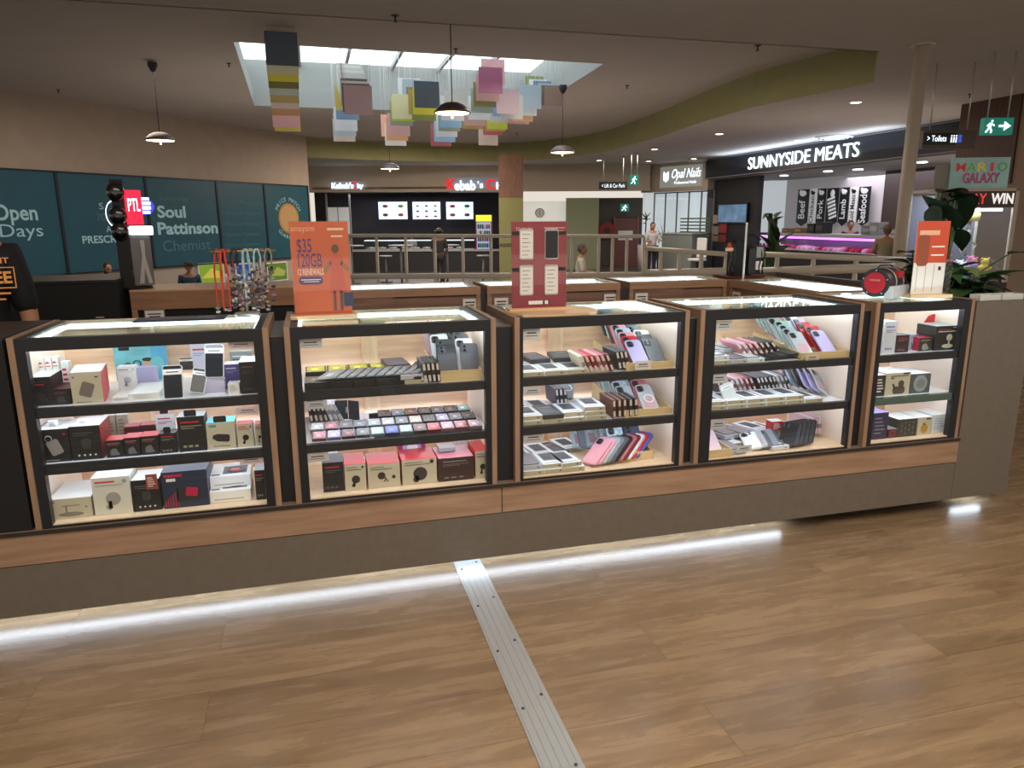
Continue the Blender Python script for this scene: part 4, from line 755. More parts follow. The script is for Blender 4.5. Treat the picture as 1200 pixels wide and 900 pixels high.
# ---- butcher
B = Frame(at(827, 262, 24), at(1063, 262, 15.7)); BL = B.sz(1128, 220)[0]
FB = mat('butcher_fascia', (20, 24, 34), .35)
t = B.root('butcher_sign', 'long black fascia sign reading SUNNYSIDE MEATS in lit letters', 'sign', 0, -.1, 2.70)
MB().box(0, BL, 0, .3, 0, .6, FB).build('fascia_board', t); MB().box(0, BL, -.02, 0, .0, .025, rgb(120, 120, 126)).box(0, BL, -.02, 0, .56, .585, rgb(120, 120, 126)).build('fascia_trim', t)
a0, a1 = B.sz(881, 200)[0], B.sz(1011, 190)[0]
SL = emi('butcher_letters', (236, 250, 255), 1.7)
text('SUNNYSIDE MEATS', .46, SL, t, ((a0+a1)/2, -.03, .27), width=a1-a0, bold=0, ext=.01)
o = MB().box(-.2, BL+4, 2.9, 3.0, -.25, 3.3, mat('butcher_wall', (40, 38, 42), .6)).build('wall_right'); st(B.put(o))
o = MB().box(-.1, BL+4, .1, 2.95, 2.68, 2.72, mat('butcher_ceiling', (170, 164, 160), .7)).build('ceiling'); st(B.put(o))
for k, (px, py) in enumerate(((969, 216), (1005, 208), (1079, 202), (1005, 197), (918, 218))):
    x, z = B.sz(px, py, 1.0+.3*(k % 2))
    tag(B.put(MB().cyl((0, 0, -.01), .11, .02, emi('butcher_downlight', (240, 244, 255), 6), seg=20).build('downlight'), x, 1.0+.3*(k % 2), 2.68), 'round downlight in the butcher shop ceiling, %s' % ['above the meat banners', 'above the seafood banner', 'right of the white pole', 'under the word MEATS', 'under the word SUNNYSIDE'][k], 'ceiling light', 'butcher shop downlights')
def brect(x0, y0, x1, y1, off, th, m, name, label=None, cat=None, zfix=None, group=None):
    a, c, z0, z1 = B.rect(x0, y0, x1, y1, off)
    if zfix: z0, z1 = zfix
    o = MB().box(0, c-a, 0, th, 0, z1-z0, m).build(name); B.put(o, a, off, z0); tag(o, label, cat, group); return o, c-a, z1-z0
st(brect(884, 240, 1033, 330, 2.78, .1, mat('white_tiles', (206, 200, 204), .35, em=.12), 'wall_right', zfix=(-.25, 2.68))[0])
st(brect(828, 240, 882, 330, .35, .15, mat('black_pier', (36, 34, 38), .5), 'wall_right', zfix=(-.25, 2.68))[0])
st(brect(1034, 240, 1165, 330, 2.6, .12, mat('brown_panel', (62, 50, 46), .5, em=.03), 'wall_right', zfix=(-.25, 2.68))[0])
a, c, z0, z1 = B.rect(843, 239, 876, 262, .3); t = B.root('wall_screen', 'wall mounted screen showing cloudy grey blue picture in the butcher shop', 'screen', a, .26, z0)
MB().box(0, c-a, 0, .08, 0, z1-z0, BLK).build('bezel', t); MB().box(.04, c-a-.04, -.006, 0, .04, z1-z0-.04, mat('sea_picture', (84, 112, 140), .4, em=.5, var=.6, bscale=3)).build('screen_face', t)
for k, (x0, y0, x1, y1, col) in enumerate([(836, 252, 841, 262, (150, 130, 110)), (843, 262, 851, 273, (130, 40, 36)), (835, 265, 841, 275, (120, 110, 100)), (834, 276, 841, 283, (120, 96, 84)), (843, 275, 850, 284, (110, 40, 36))]):
    brect(x0, y0, x1, y1, .31, .03, rgb(*col, em=.1), 'notice_card', 'small %s notice card on the black pier of the butcher shop' % ['tan topmost', 'red upper', 'grey middle', 'brown lowest', 'red lower'][k], 'notice', group='notice cards on the black pier')
BAN = [('Beef', 934, 947, 0), ('Chicken', 948, 956, 1), ('Pork', 957, 967, 0), (None, 968, 982, 0), ('Lamb', 983, 994, 0), ('Cold Meats', 995, 1004, 1), ('Seafood', 1005, 1019, 0)]
for nm, x0, x1, wh in BAN:
    a, _ = B.sz(x0, 240, 2.6); c, _ = B.sz(x1, 240, 2.6); zt2 = B.sz((x0+x1)/2, 222-(x0-934)*.045, 2.6)[1]; zb2 = B.sz((x0+x1)/2, 265, 2.6)[1]
    t = B.root('meat_banner', (('white' if wh else 'black')+' hanging banner reading '+nm) if nm else 'black banner with a white meat cuts drawing between Pork and Lamb', 'banner', a, 2.6, zb2, 'meat banners on the butcher wall')
    w, h = c-a, zt2-zb2; bg, fg = (rgb(214, 214, 214, em=.25), BLK) if wh else (BLK, rgb(214, 214, 214, em=.25))
    MB().prism([(.01, .12), (w/2, 0), (w-.01, .12), (w-.01, h), (.01, h)], 0, .02, bg).build('banner_cloth', t)
    if nm: text(nm, w*.8, fg, t, (w/2, -.01, h*.44), rot=(PI/2, -PI/2, 0), width=h*(.5 if len(nm) < 6 else .72), bold=.01)
    b = MB()
    if nm: b.ball((w/2, -.01, h*.89), w*.26, fg, 10, (1.2, .06, .62)).ball((w*.28, -.01, h*.93), w*.12, fg, 8, (1, .1, 1)).box(w*.36, w*.4, -.012, 0, h*.82, h*.88, fg).box(w*.6, w*.64, -.012, 0, h*.82, h*.88, fg); b.build('animal_drawing', t)
    else:
        b.ball((w/2, -.01, h*.86), w*.18, fg, 10, (1, .06, 1.2))
        for k in range(6): b.box(w*.2, w*.82, -.012, 0, h*(.2+.1*k), h*(.26+.1*k), fg, M=Matrix.Translation((w/2, 0, h/2)) @ Matrix.Rotation(-.25, 4, 'Y') @ Matrix.Translation((-w/2, 0, -h/2)))
        b.build('cuts_drawing', t)
_x = B.sz(997, 262, 2.1)[0]; _p = B.o+B.u*_x+B.n*2.1; _h = B.sz(997, 259, 2.1)[1]
person('person in a black top serving behind the butcher counter', (_p.x, _p.y, -.25), _h+.25, -.5, shirt=(40, 38, 42), arms='forward', hair=(52, 36, 30))
# meat counter
off = .75; zt3 = 1.22
a, c = B.sz(886, 280, off)[0], B.sz(1122, 285, off)[0]
t = B.root('meat_counter', 'long refrigerated meat counter with violet strip light', 'counter', a, off, -.25); w = c-a
MB().box(0, w, 0, .9, 0, .85, rgb(40, 38, 44)).build('counter_base', t); MB().box(0, w, -.02, .9, 1.25, 1.32, STEEL).box(0, w, .85, .9, .85, 1.25, STEEL).build('steel_top', t)
MB().box(0, w, .02, .06, 1.18, 1.23, emi('violet_led', (200, 90, 235), 4.5)).build('strip_light', t); MB().box(0, w, -.0, .006, .85, 1.25, GLASS).build('front_glass', t)
cc = random.Random(11)
for k in range(34):
    x = a+w*(k+.5)/34; r = cc.uniform(.10, .15); col = cc.choice([(200, 60, 80), (226, 130, 150), (180, 40, 56), (214, 170, 180), (236, 200, 210)])
    o = MB().box(-.15, .15, -.2, .2, 0, .03, WHITE).ball((0, 0, .06), r, rgb(*col, rough=.5, em=.12), 10, (1, 1.2, .6)).ball((.05, -.08, .08), r*.6, rgb(*col, rough=.5, em=.12), 8, (1, 1, .6)).build('meat_tray')
    B.put(o, x, off+.28, .61); tag(o, '%s of cut meat in the violet lit counter, %s' % ('tray', ['towards the black pier', 'under the meat banners', 'by the beige coated shopper'][min(2, k*3//34)]), 'meat tray', 'trays of cut meat in the butcher counter, part %s' % ['one', 'two', 'three'][min(2, k*3//34)])
for k, (px, hh, col) in enumerate(((925, .12, (110, 84, 50)), (940, .14, (120, 90, 60)), (955, .26, (26, 26, 30)), (965, .3, (30, 30, 36)), (1029, .3, (150, 150, 156)), (1020, .22, (120, 120, 130)), (1055, .16, (160, 150, 140)))):
    x = B.sz(px, 272, off+.4)[0]; o = MB().box(-.16, .16, -.15, .15, 0, hh, rgb(*col), bev=.01).box(-.12, .12, -.16, -.15, hh*.3, hh*.7, rgb(*[min(255, v+40) for v in col])).build('counter_box'); B.put(o, x, off+.4, 1.075)
    tag(o, '%s box on top of the meat counter, %s' % (['brown', 'tan', 'black low', 'black tall', 'steel', 'grey', 'pale'][k], ['nearest the floor plant', 'left below the Chicken banner', 'below the Pork banner', 'below the cuts drawing', 'right of the Seafood banner', 'under the Seafood banner', 'right of the white pole'][k]), 'box')
# ---- railings
def rail(name, label, p0, p1, dtop, zt0, zt1, zb0, zb1, posts, r=.03, beam=.06, legs=True):
    a, c = Vector((p0.x, p0.y, 0)), Vector((p1.x, p1.y, 0)); t = empty(name, label, 'railing', a); v = c-a
    P = lambda q, z0, z1: v*q+Vector((0, 0, z0+(z1-z0)*q))
    MB().tube(P(0, zt0, zt1), P(1, zt0, zt1), r, RAIL, 14).build('handrail', t); MB().tube(P(0, zb0, zb1), P(1, zb0, zb1), beam, RAIL, 14).build('lower_rail', t)
    for q in posts: MB().tube(P(q, zt0, zt1), Vector((v.x*q, v.y*q, -.25 if legs else zb0)), r*.85, RAIL, 10).build('post', t)
    return t
d = 9.0; A0, A1 = at(398, 276, d), at(755, 277, d)
rail('railing', 'tall pale railing in front of the kebab shop', A0, A1, d, A0.z, A1.z, at(398, 324, d).z, at(755, 322, d).z, [(q-398)/357 for q in (408, 441, 475, 509, 542, 575, 608, 670, 702, 718, 735)]+[1], r=.022, beam=.034)
B0, B1 = at(756, 291, 9.0), at(852, 298, 8.6)
rail('railing', 'lower pale railing before the nail salon', B0, B1, 9, B0.z, B1.z, at(756, 320, 9).z, at(852, 318, 8.6).z, [.01, .2, .43, .7, .99], r=.028, beam=.045)
B0, B1 = at(872, 297, 8.6), at(1062, 305, 7.9)
rail('railing', 'lower pale railing before the butcher shop', B0, B1, 9, B0.z, B1.z, at(872, 319, 8.6).z, at(1062, 313, 7.9).z, [.03, .22, .45, .71, .97], r=.032, beam=.05)
# white pole by the counter
P = onZ(1081, 52, ZC); P2 = onY(1050, 330, P.y)
b = MB().tube((P.x, P.y, 0), (P.x, P.y, ZC), .072, mat('pole_paint', (196, 184, 168), .5), 28).cyl((P.x, P.y, ZC-.01), .13, .02, mat('pole_paint', (196, 184, 168), .5)); st(b.build('wall_pole'))
# ---- right side: wall, claw machine, signs
R_ = Frame(at(1128, 262, 12.5), at(1330, 262, 9.8))
o = MB().box(0, R_.L, 0, .2, -.25, 3.3, mat('right_wall_paint', (150, 130, 110), .8, var=.04, bscale=2)).build('wall_right'); st(R_.put(o))
a, c, z0, z1 = R_.rect(1128, 120, 1184, 215, -.02); o = MB().box(a, c, -.03, 0, z0, 3.3, wood('brown_slats', (62, 38, 30), (88, 56, 42), 2)).build('trim_4'); st(R_.put(o))
D = 8.2; P0, P1 = at(1094, 262, D), at(1190, 262, D-.1); CM = Frame(P0, P1); w = CM.L
zt4 = at(1140, 221, D).z; t = CM.root('claw_machine', 'glass sided claw machine with a lit PLAY WIN header', 'arcade machine', 0, 0, 0); dp = .85
MB().box(0, w, 0, dp, 0, .78, rgb(70, 60, 66)).box(.1, .4, -.02, 0, .3, .6, BLK).build('base_cabinet', t)
CH = mat('claw_frame', (196, 184, 168), .4); b = MB()
for x in (0, w-.04):
    for y in (0, dp-.04): b.box(x, x+.04, y, y+.04, .78, zt4, CH)
b.box(0, w, 0, dp, zt4-.03, zt4, CH); b.build('frame', t)
MB().box(.04, w-.04, .0, .05, zt4-.20, zt4-.03, mat('header_dark', (54, 34, 34), .4, em=.1)).build('header', t)
text('PLAY', .15, mat('header_red', (200, 60, 56), .4, em=.6), t, (w*.45, -.01, zt4-.115), width=w*.3, bold=.03); text('WIN', .15, mat('header_white', (230, 224, 220), .4, em=.7), t, (w*.8, -.01, zt4-.115), width=w*.27, bold=.03)
MB().box(.04, w-.04, .015, .02, .78, zt4-.2, GLASS).box(w-.02, w-.015, .04, dp-.04, .78, zt4-.2, GLASS).build('glass_pane', t)
MB().box(.04, w-.04, dp-.05, dp-.03, .78, zt4-.05, mat('claw_back', (96, 96, 110), .3, em=.12)).build('back_panel', t)
MB().box(.3, w-.1, .1, .16, zt4-.24, zt4-.21, emi('claw_light', (226, 240, 255), 4)).build('light_strip', t)
b = MB().cyl((w*.66, .4, zt4-.3), .1, .1, rgb(220, 200, 130)).tube((w*.66, .4, zt4-.35), (w*.66, .4, 1.3), .02, STEEL).cyl((w*.66, .4, 1.3), .04, .12, STEEL)
for k in range(3):
    an = k*2.094; p = Vector((w*.66, .4, 1.25)); e = Vector((math.cos(an), math.sin(an), 0)); b.path([p, p+e*.1+Vector((0, 0, -.08)), p+e*.04+Vector((0, 0, -.2))], .01, STEEL, 6)
b.build('claw', t)
cc = random.Random(5); PLN = ['green', 'white', 'pink', 'teal', 'lilac', 'yellow']; PLC = {'green': (90, 190, 120), 'white': (220, 226, 230), 'pink': (210, 130, 160), 'teal': (80, 190, 180), 'lilac': (170, 150, 210), 'yellow': (220, 200, 90)}
for k in range(18):
    c_ = PLN[k % 6]; m = rgb(*PLC[c_], rough=.9, em=.1); x, y = w*(.1+.8*((k*.37) % 1)), .12+.6*((k*.61) % 1); r = .055
    o = MB().ball((0, 0, 0), r, m, 10, (1, .9, .9)).ball((0, 0, r*1.2), r*.75, m, 10).ball((-r*.6, 0, r*1.8), r*.28, m, 6).ball((r*.6, 0, r*1.8), r*.28, m, 6).ball((-r, -.01, 0), r*.35, m, 6).ball((r, -.01, 0), r*.35, m, 6).build('plush_toy')
    CM.put(o, x, y, .78+r*.9+.05*(k % 3)); tag(o, '%s plush toy on the floor of the claw machine' % c_, 'plush toy', '%s plush toys in the claw machine' % c_)
x0, z0 = CM.sz(1111.5, 221.5, .1); x1, z1 = CM.sz(1185, 184, .1)
t = CM.root('film_poster', 'pale blue poster board reading MARIO GALAXY above the claw machine', 'sign', x0, .1, zt4); w = x1-x0; h = z1-zt4
PB = mat('sky_poster', (140, 172, 168), .5, em=.12, var=.25, bscale=3); MB().box(0, w, 0, .02, 0, h, PB).build('poster_board', t)
x = w*.52; text('THE SUPER', .03, rgb(220, 230, 226), t, (x, -.004, h*.92), width=w*.22)
for i, (ch, c_) in enumerate(zip('MARIO', [(196, 60, 56), (96, 160, 70), (220, 190, 60), (196, 60, 56), (80, 150, 70)])): text(ch, .13, rgb(*c_, em=.15), t, (x+(i-2)*.105, -.006, h*.68), width=.095 if ch != 'I' else .03, bold=.004)
text('GALAXY', .15, rgb(186, 70, 120, em=.15), t, (x, -.006, h*.34), width=w*.62, bold=.006); text('GALAXY', .15, rgb(60, 30, 60), t, (x+.006, -.003, h*.33), width=w*.63, bold=.02)
t = tag(CM.put(MB().box(-.14, .1, 0, .02, 0, .26, rgb(150, 146, 136)).build('blank_board'), x0, .14, zt4), 'plain grey board edge behind the poster on the claw machine', 'board')
t, w, h = sign_box('direction_sign', 'black hanging sign with arrow reading Toilets', 1080, 153, 1142, 174, 9.4, mat('toilet_sign_box', (96, 82, 72), .5))
MB().box(0, w*.62, -.012, 0, h*.2, h*.85, SG).build('sign_face', t); text('> Toilets', h*.48, LW, t, (w*.25, -.02, h*.53), width=w*.36)
b = MB()
for k in range(3): b.ball((w*(.53+.045*k), -.016, h*.7), .008, LW, 8).box(w*(.53+.045*k)-.006, w*(.53+.045*k)+.006, -.018, -.012, h*.32, h*.62, LW)
b.box(w*.66, w*.72, -.018, -.012, h*.32, h*.75, rgb(60, 90, 200, em=.6)); b.build('toilet_symbols', t)
t, w, h = sign_box('exit_sign', 'green exit sign with running man and arrow at top right', 1152, 138, 1186, 158, 8.8, EG, True)
runman(t, w, h, 0, w*.42); MB().box(w*.5, w*.72, -.012, 0, h*.45, h*.57, LW).prism([(w*.68, h*.25), (w*.9, h*.51), (w*.68, h*.77), (w*.68, h*.62), (w*.78, h*.51), (w*.68, h*.40)], -.012, 0, LW).build('arrow', t)
# ---- plants
LEAF = [mat('leaf_dark', (26, 44, 28), .35, spec=.6, var=.2), mat('leaf_mid', (54, 82, 46), .4, var=.2), mat('leaf_light', (96, 120, 74), .4, var=.2)]
def leaf(b, base, tip, wd, m, up=Vector((0, 0, 1)), cup=.15):
    base, tip = Vector(base), Vector(tip); d = tip-base; s = d.cross(up)
    if s.length < 1e-4: s = Vector((1, 0, 0))
    s.normalize(); nrm = s.cross(d).normalized(); prof = [(0, .12), (.08, .62), (.25, .98), (.45, 1), (.65, .78), (.85, .38), (1, .0)]
    L_, M_, R2 = [], [], []
    for t_, w_ in prof:
        c = base+d*t_+nrm*(-.25*d.length*(t_**2)*.5); ww = wd*w_/2
        L_.append(b.bm.verts.new(c-s*ww+nrm*ww*cup*2)); M_.append(b.bm.verts.new(c)); R2.append(b.bm.verts.new(c+s*ww+nrm*ww*cup*2))
    i = b.mi(m)
    for k in range(len(prof)-1):
        for X, Y in ((L_, M_), (M_, R2)):
            f = b.bm.faces.new((X[k], Y[k], Y[k+1], X[k+1])); f.material_index = i; f.smooth = True
def plant(label, root, leaves, name='potted_plant', rr=.008, group=None):
    t = empty(name, label, 'plant', root); bs, bl = MB(), MB()
    for (bx, by, bz), (tx_, ty, tz), wd, mi_ in leaves:
        p = Vector((bx, by, bz)); bs.path([(0+bx*.15, by*.15, 0), p*.55+Vector((0, 0, .05*bz)), p], rr, LEAF[1], 6); leaf(bl, p, (tx_, ty, tz), wd, LEAF[mi_])
    bs.build('stem', t); bl.build('leaves', t); return t
q = Vector((3.29, .42, .95)); L_ = lambda px, py, y=.42: tuple(onY(px, py, y)-q)
big = [(L_(1118, 270), L_(1085, 222), .17, 0), (L_(1122, 235), L_(1088, 238), .15, 0), (L_(1112, 230), L_(1142, 244), .2, 0), (L_(1118, 225), L_(1130, 268), .18, 0), (L_(1098, 240), L_(1092, 275), .12, 0), (L_(1116, 268), L_(1130, 292), .14, 0), (L_(1100, 226), L_(1136, 222), .14, 0)]
plant('tall plant with very large dark leaves in the planter, before the claw machine', q, [(a_, b_, w_, m_) for a_, b_, w_, m_ in big], 'planter_plant')
cc = random.Random(9)
for k, (x, y, nm, lo, hi, n, m0) in enumerate([(3.22, .34, 'low mixed green plant in the planter, nearest the flyer stand', .18, .34, 34, 0), (3.32, .26, 'bushy low plant with pale green leaves in the middle of the planter', .15, .28, 34, 1), (3.34, .62, 'leafy plant leaning right over the end of the planter', .2, .4, 30, 0), (3.36, .48, 'dark leafy plant at the rear of the planter', .2, .36, 26, 0)]):
    lv = []
    for i in range(n):
        an = cc.uniform(0, 2*PI); r1 = cc.uniform(.03, .1); hh = cc.uniform(lo*.75, hi*.85); r2 = r1+cc.uniform(.08, .17)
        lv.append(((r1*math.cos(an), r1*math.sin(an), hh), (r2*math.cos(an), r2*math.sin(an), hh+cc.uniform(-.06, .08)), cc.uniform(.06, .12), m0 if cc.random() < .6 else cc.choice([1, 2])))
    plant(nm, (x, y, .95), lv, 'planter_plant', .004, 'leafy plants in the planter')
q = Vector((3.38, .6, .95))
plant('arching leaf sprig reaching out to the right from the planter', q, [(tuple(onY(1160, 318, .6)-q), tuple(onY(1175, 330, .6)-q), .05, 0), (tuple(onY(1182, 298, .6)-q), tuple(onY(1205, 293, .6)-q), .07, 0), (tuple(onY(1150, 340, .3)-q), tuple(onY(1200, 352, .3)-q), .09, 0)], 'planter_plant', .005)
t = empty('flower_cluster', 'small cluster of dull pink flowers among the planter leaves', 'flowers', (3.3, .4, .95)); b = MB()
for k in range(14): b.ball((cc.uniform(-.09, .09), cc.uniform(-.05, .05), .28+cc.uniform(-.03, .03)), .016, rgb(170, 130, 140), 7, (1, 1, .7))
b.build('blooms', t); MB().tube((0, 0, 0), (0, 0, .28), .004, LEAF[1]).tube((0, 0, .1), (.06, 0, .28), .003, LEAF[1]).build('stem', t)
# floor plant by the railing
q = foot(905, 300, 10.0); LL = lambda px, py: tuple(at(px, py, 10.0)-q)
fl = [(LL(908, 285), LL(900, 248), .32, 0), (LL(905, 262), LL(918, 252), .22, 1), (LL(907, 290), LL(932, 268), .14, 0), (LL(902, 290), LL(889, 272), .2, 0), (LL(900, 296), LL(880, 284), .25, 0), (LL(912, 296), LL(928, 286), .3, 0), (LL(905, 298), LL(905, 275), .35, 1), (LL(912, 298), LL(935, 295), .22, 0), (LL(898, 300), LL(890, 292), .3, 0), (LL(903, 250), LL(893, 256), .16, 1), (LL(909, 256), LL(916, 247), .2, 0)]
t = plant('large dark green plant standing behind the lower railing, before the meat counter', q, fl, 'potted_plant', .03)
MB().lathe([(0, 0), (.2, 0), (.27, .5), (.24, .5), (.22, .42), (0, .42)], rgb(60, 58, 56)).build('pot', t)
q = foot(757, 262, 24.3); LL = lambda px, py: tuple(at(px, py, 24.3)-q)
t = plant('brownish potted plant standing left in the nail salon front', q, [(LL(757, 258), LL(752, 248), .2, 1), (LL(757, 258), LL(762, 248), .2, 1), (LL(757, 258), LL(750, 255), .2, 0), (LL(757, 258), LL(764, 256), .2, 0), (LL(757, 262), LL(753, 262), .2, 2), (LL(757, 260), LL(757, 247), .22, 2)], 'potted_plant', .02)
MB().lathe([(0, 0), (.2, 0), (.25, .9), (.22, .9), (0, .85)], rgb(190, 180, 186)).build('pot', t)
q = foot(777, 290, 25); LL = lambda px, py: tuple(at(px, py, 25)-q)
t = plant('spiky dark green plant standing behind the salon desk', q, [(LL(777, 285), LL(772, 266), .12, 0), (LL(777, 285), LL(777, 262), .12, 0), (LL(777, 285), LL(783, 268), .12, 0), (LL(777, 285), LL(768, 275), .14, 0), (LL(777, 285), LL(786, 276), .12, 0)], 'potted_plant', .02)
MB().lathe([(0, 0), (.18, 0), (.22, .7), (.2, .7), (0, .65)], rgb(50, 50, 54)).build('pot', t)
# ------------------------------------------------------------ goods in the cases
ORD = ['first', 'second', 'third', 'fourth', 'fifth', 'sixth', 'seventh', 'eighth', 'ninth', 'tenth', 'eleventh', 'twelfth', 'thirteenth', 'fourteenth', 'fifteenth', 'sixteenth']
TAN, LGREY = (196, 188, 164), (170, 170, 168)
NCOL = {'black': (24, 25, 28), 'tan': TAN, 'white': (226, 226, 222), 'red': (190, 36, 40), 'lilac': (176, 168, 206), 'navy': (44, 50, 96), 'grey': (128, 130, 132), 'dark blue': (34, 46, 70), 'brown': (74, 50, 48), 'maroon': (84, 32, 38), 'pink': (214, 140, 160), 'purple': (84, 76, 130), 'crimson': (180, 30, 66), 'dark green': (40, 52, 40), 'silver': (150, 156, 156)}
def pm(c, **k):
    k.setdefault('rough', .4); return rgb(*(NCOL[c] if isinstance(c, str) else c), **k)
def decal(b, kind, w, h, yf, fg, ac):
    m, a = pm(fg), pm(ac); y0, y1 = yf-.001, yf
    def bar(x0, x1, z0, z1, q=m): b.box(x0*w, x1*w, y0, y1, z0*h, z1*h, q)
    if kind in ('bank', 'tag'):
        b.plate(w*.42, h*.46, .002, w*.08, m, Matrix.Translation((0, yf, h*.45)) @ Matrix.Rotation(.35 if kind == 'bank' else -.35, 4, 'Y')); bar(-.42, -.36, .82, .88); bar(.3, .4, .82, .86, a); bar(-.4, .1, .05, .07)
        if kind == 'tag': b.lathe([(w*.1, -.001), (w*.13, 0), (w*.1, .001)], m, seg=16, M=Matrix.Translation((-w*.18, yf-.001, h*.72)) @ Matrix.Rotation(PI/2, 4, 'X'))
    elif kind == 'mount':
        b.cyl((w*.02, yf, h*.42), w*.2, .002, m, axis='y', seg=20).box(-w*.12, -w*.02, y0, y1, h*.16, h*.36, m).cyl((-w*.1, yf, h*.2), w*.09, .002, m, axis='y', seg=14); bar(-.42, .1, .86, .9, a); bar(-.42, .3, .78, .8); b.cyl((w*.36, yf, h*.88), w*.06, .002, m, axis='y', seg=14)
    elif kind == 'tripod':
        b.cyl((-w*.08, yf, h*.5), w*.12, .002, m, axis='y', seg=20).cyl((w*.3, yf, h*.42), w*.06, .002, m, axis='y', seg=14); b.tube((-w*.02, yf, h*.48), (w*.12, yf, h*.25), .002, m, 5).tube((w*.06, yf, h*.42), (w*.0, yf, h*.24), .002, m, 5); bar(-.42, .0, .84, .88, a); bar(-.42, .25, .76, .78)
    elif kind == 'dots':
        b.plate(w*.3, h*.3, .002, w*.1, pm((56, 58, 62)), Matrix.Translation((0, yf, h*.48)))
        for k in range(4): b.cyl((w*(-.27+.18*k), yf, h*.14), w*.035, .002, pm('white'), axis='y', seg=10)
        bar(-.4, .25, .78, .81); bar(-.4, .1, .72, .74)
    elif kind == 'lines':
        bar(-.38, .3, .82, .86, a); bar(-.38, .38, .72, .74); bar(-.38, .1, .66, .68); bar(-.35, -.22, .12, .18); bar(-.15, .0, .12, .18); bar(.08, .2, .12, .18)
    elif kind == 'gadget':
        b.cyl((-w*.05, yf, h*.32), w*.22, .002, m, axis='y', seg=20).box(-w*.26, w*.24, y0-.001, y1, h*.14, h*.26, m).cyl((w*.05, yf, h*.5), w*.04, .002, m, axis='y', seg=10); bar(-.4, .3, .8, .85); bar(-.4, .2, .72, .75, a)
    elif kind == 'lamp':
        bar(-.12, -.08, .2, .62); bar(-.2, .22, .62, .66); b.ball((0, yf, h*.2), w*.3, m, 16, (1, .01, .22)); bar(-.44, -.36, .82, .9, a); bar(.34, .4, .5, .56, a)
    elif kind == 'camera':
        b.plate(w*.5, h*.28, .002, w*.07, m, Matrix.Translation((w*.05, yf, h*.42)) @ Matrix.Rotation(.12, 4, 'Y')); b.cyl((-w*.2, yf, h*.46), w*.1, .003, m, axis='y', seg=16); bar(-.4, -.14, .84, .92, a); bar(-.3, .3, .1, .12)
    elif kind == 'stripes':
        for k in range(6): b.box(-w*.46+k*w*.055, -w*.44+k*w*.055, y0, y1, h*.03, h*(.2+.06*k), a, M=None)
        b.plate(w*.5, h*.42, .002, w*.05, m, Matrix.Translation((w*.05, yf, h*.36))); b.plate(w*.26, h*.24, .003, w*.02, a, Matrix.Translation((w*.14, yf-.001, h*.42)) @ Matrix.Rotation(.15, 4, 'Y')); bar(-.44, -.05, .86, .93, a); bar(-.4, -.2, .74, .82, pm('white'))
    elif kind == 'round':
        b.cyl((0, yf, h*.5), w*.34, .002, m, axis='y', seg=28).cyl((w*.02, yf-.001, h*.5), w*.2, .002, a, axis='y', seg=24); bar(-.2, .2, .88, .91)
    elif kind == 'fruit':
        b.ball((0, yf, h*.36), w*.26, m, 16, (1, .01, 1.15))
        for k in (-1, 0, 1): b.prism([(w*.03*k, h*.56), (w*(.06+.12*k), h*.74), (w*(.1*k-.03), h*.6)], y0, y1, pm((70, 76, 50)))
        bar(.1, .42, .86, .94, pm('black'))
    elif kind == 'figure':
        b.plate(w*.5, h*.34, .002, w*.1, m, Matrix.Translation((w*.06, yf, h*.22))); b.cyl((w*.14, yf, h*.5), w*.12, .002, m, axis='y', seg=16); b.tube((-w*.1, yf, h*.3), (-w*.2, yf, h*.52), w*.04, m, 6); bar(-.3, .4, .84, .88); bar(-.3, -.16, .74, .8); bar(.2, .44, .92, .99, pm('black'))
    elif kind == 'stand':
        b.cyl((w*.08, yf, h*.52), w*.12, .002, m, axis='y', seg=18).box(w*.05, w*.11, y0, y1, h*.2, h*.45, m).ball((w*.04, yf, h*.17), w*.24, m, 16, (1, .01, .3)); bar(-.4, .1, .84, .87, a); bar(-.4, .3, .76, .79, pm('white')); bar(.2, .42, .92, .95, pm('white'))
    elif kind == 'grid':
        for i in range(4):
            for j in range(5): b.cyl((w*(-.3+.2*i), yf, h*(.2+.15*j)), w*.045, .002, pm((120, 116, 96)) if (i+j) % 2 else pm((80, 84, 86)), axis='y', seg=8)
    elif kind == 'bars':
        for k in range(5): bar(-.35, .1+.07*((k*3) % 4), .2+.14*k, .26+.14*k)
    return b
def carton(label, l, r, t, zs, yf, dep, front='black', top=None, side=None, kind='lines', fg='grey', ac='red', name='product_box', cat='box', rz=0, hang=False, group=None, zb=0):
    ym = (t+onZ_py(zs, yf, (l+r)/2))/2
    P0, P1 = onY(l, ym, yf), onY(r, ym, yf); zt = onY((l+r)/2, t, yf).z; w, h = P1.x-P0.x-.001, zt-zs-zb
    b = MB(); b.box(-w/2, w/2, 0, dep, 0, h, pm(side or front)); b.box(-w/2, w/2, -.0008, 0, 0, h, pm(front)).box(-w/2, w/2, -.0008, dep, h, h+.0008, pm(top or front))
    decal(b, kind, w, h, -.0008, fg, ac)
    if hang: b.plate(w*.45, .026, .001, .006, pm('black'), Matrix.Translation((0, .002, h+.012)))
    o = b.build(name, loc=((P0.x+P1.x)/2, yf, zs+zb), rot=(0, 0, rz)); return tag(o, label, cat, group)
def onZ_py(z, y, px):                       # picture row of a point at height z on the plane y, near column px
    x = onY(px, 450, y).x; d = Vector((x, y, z))-CAM; return 450-FPX*d.dot(UP)/d.dot(FW)
S1, S2, S0 = SH1, SH2, FL0
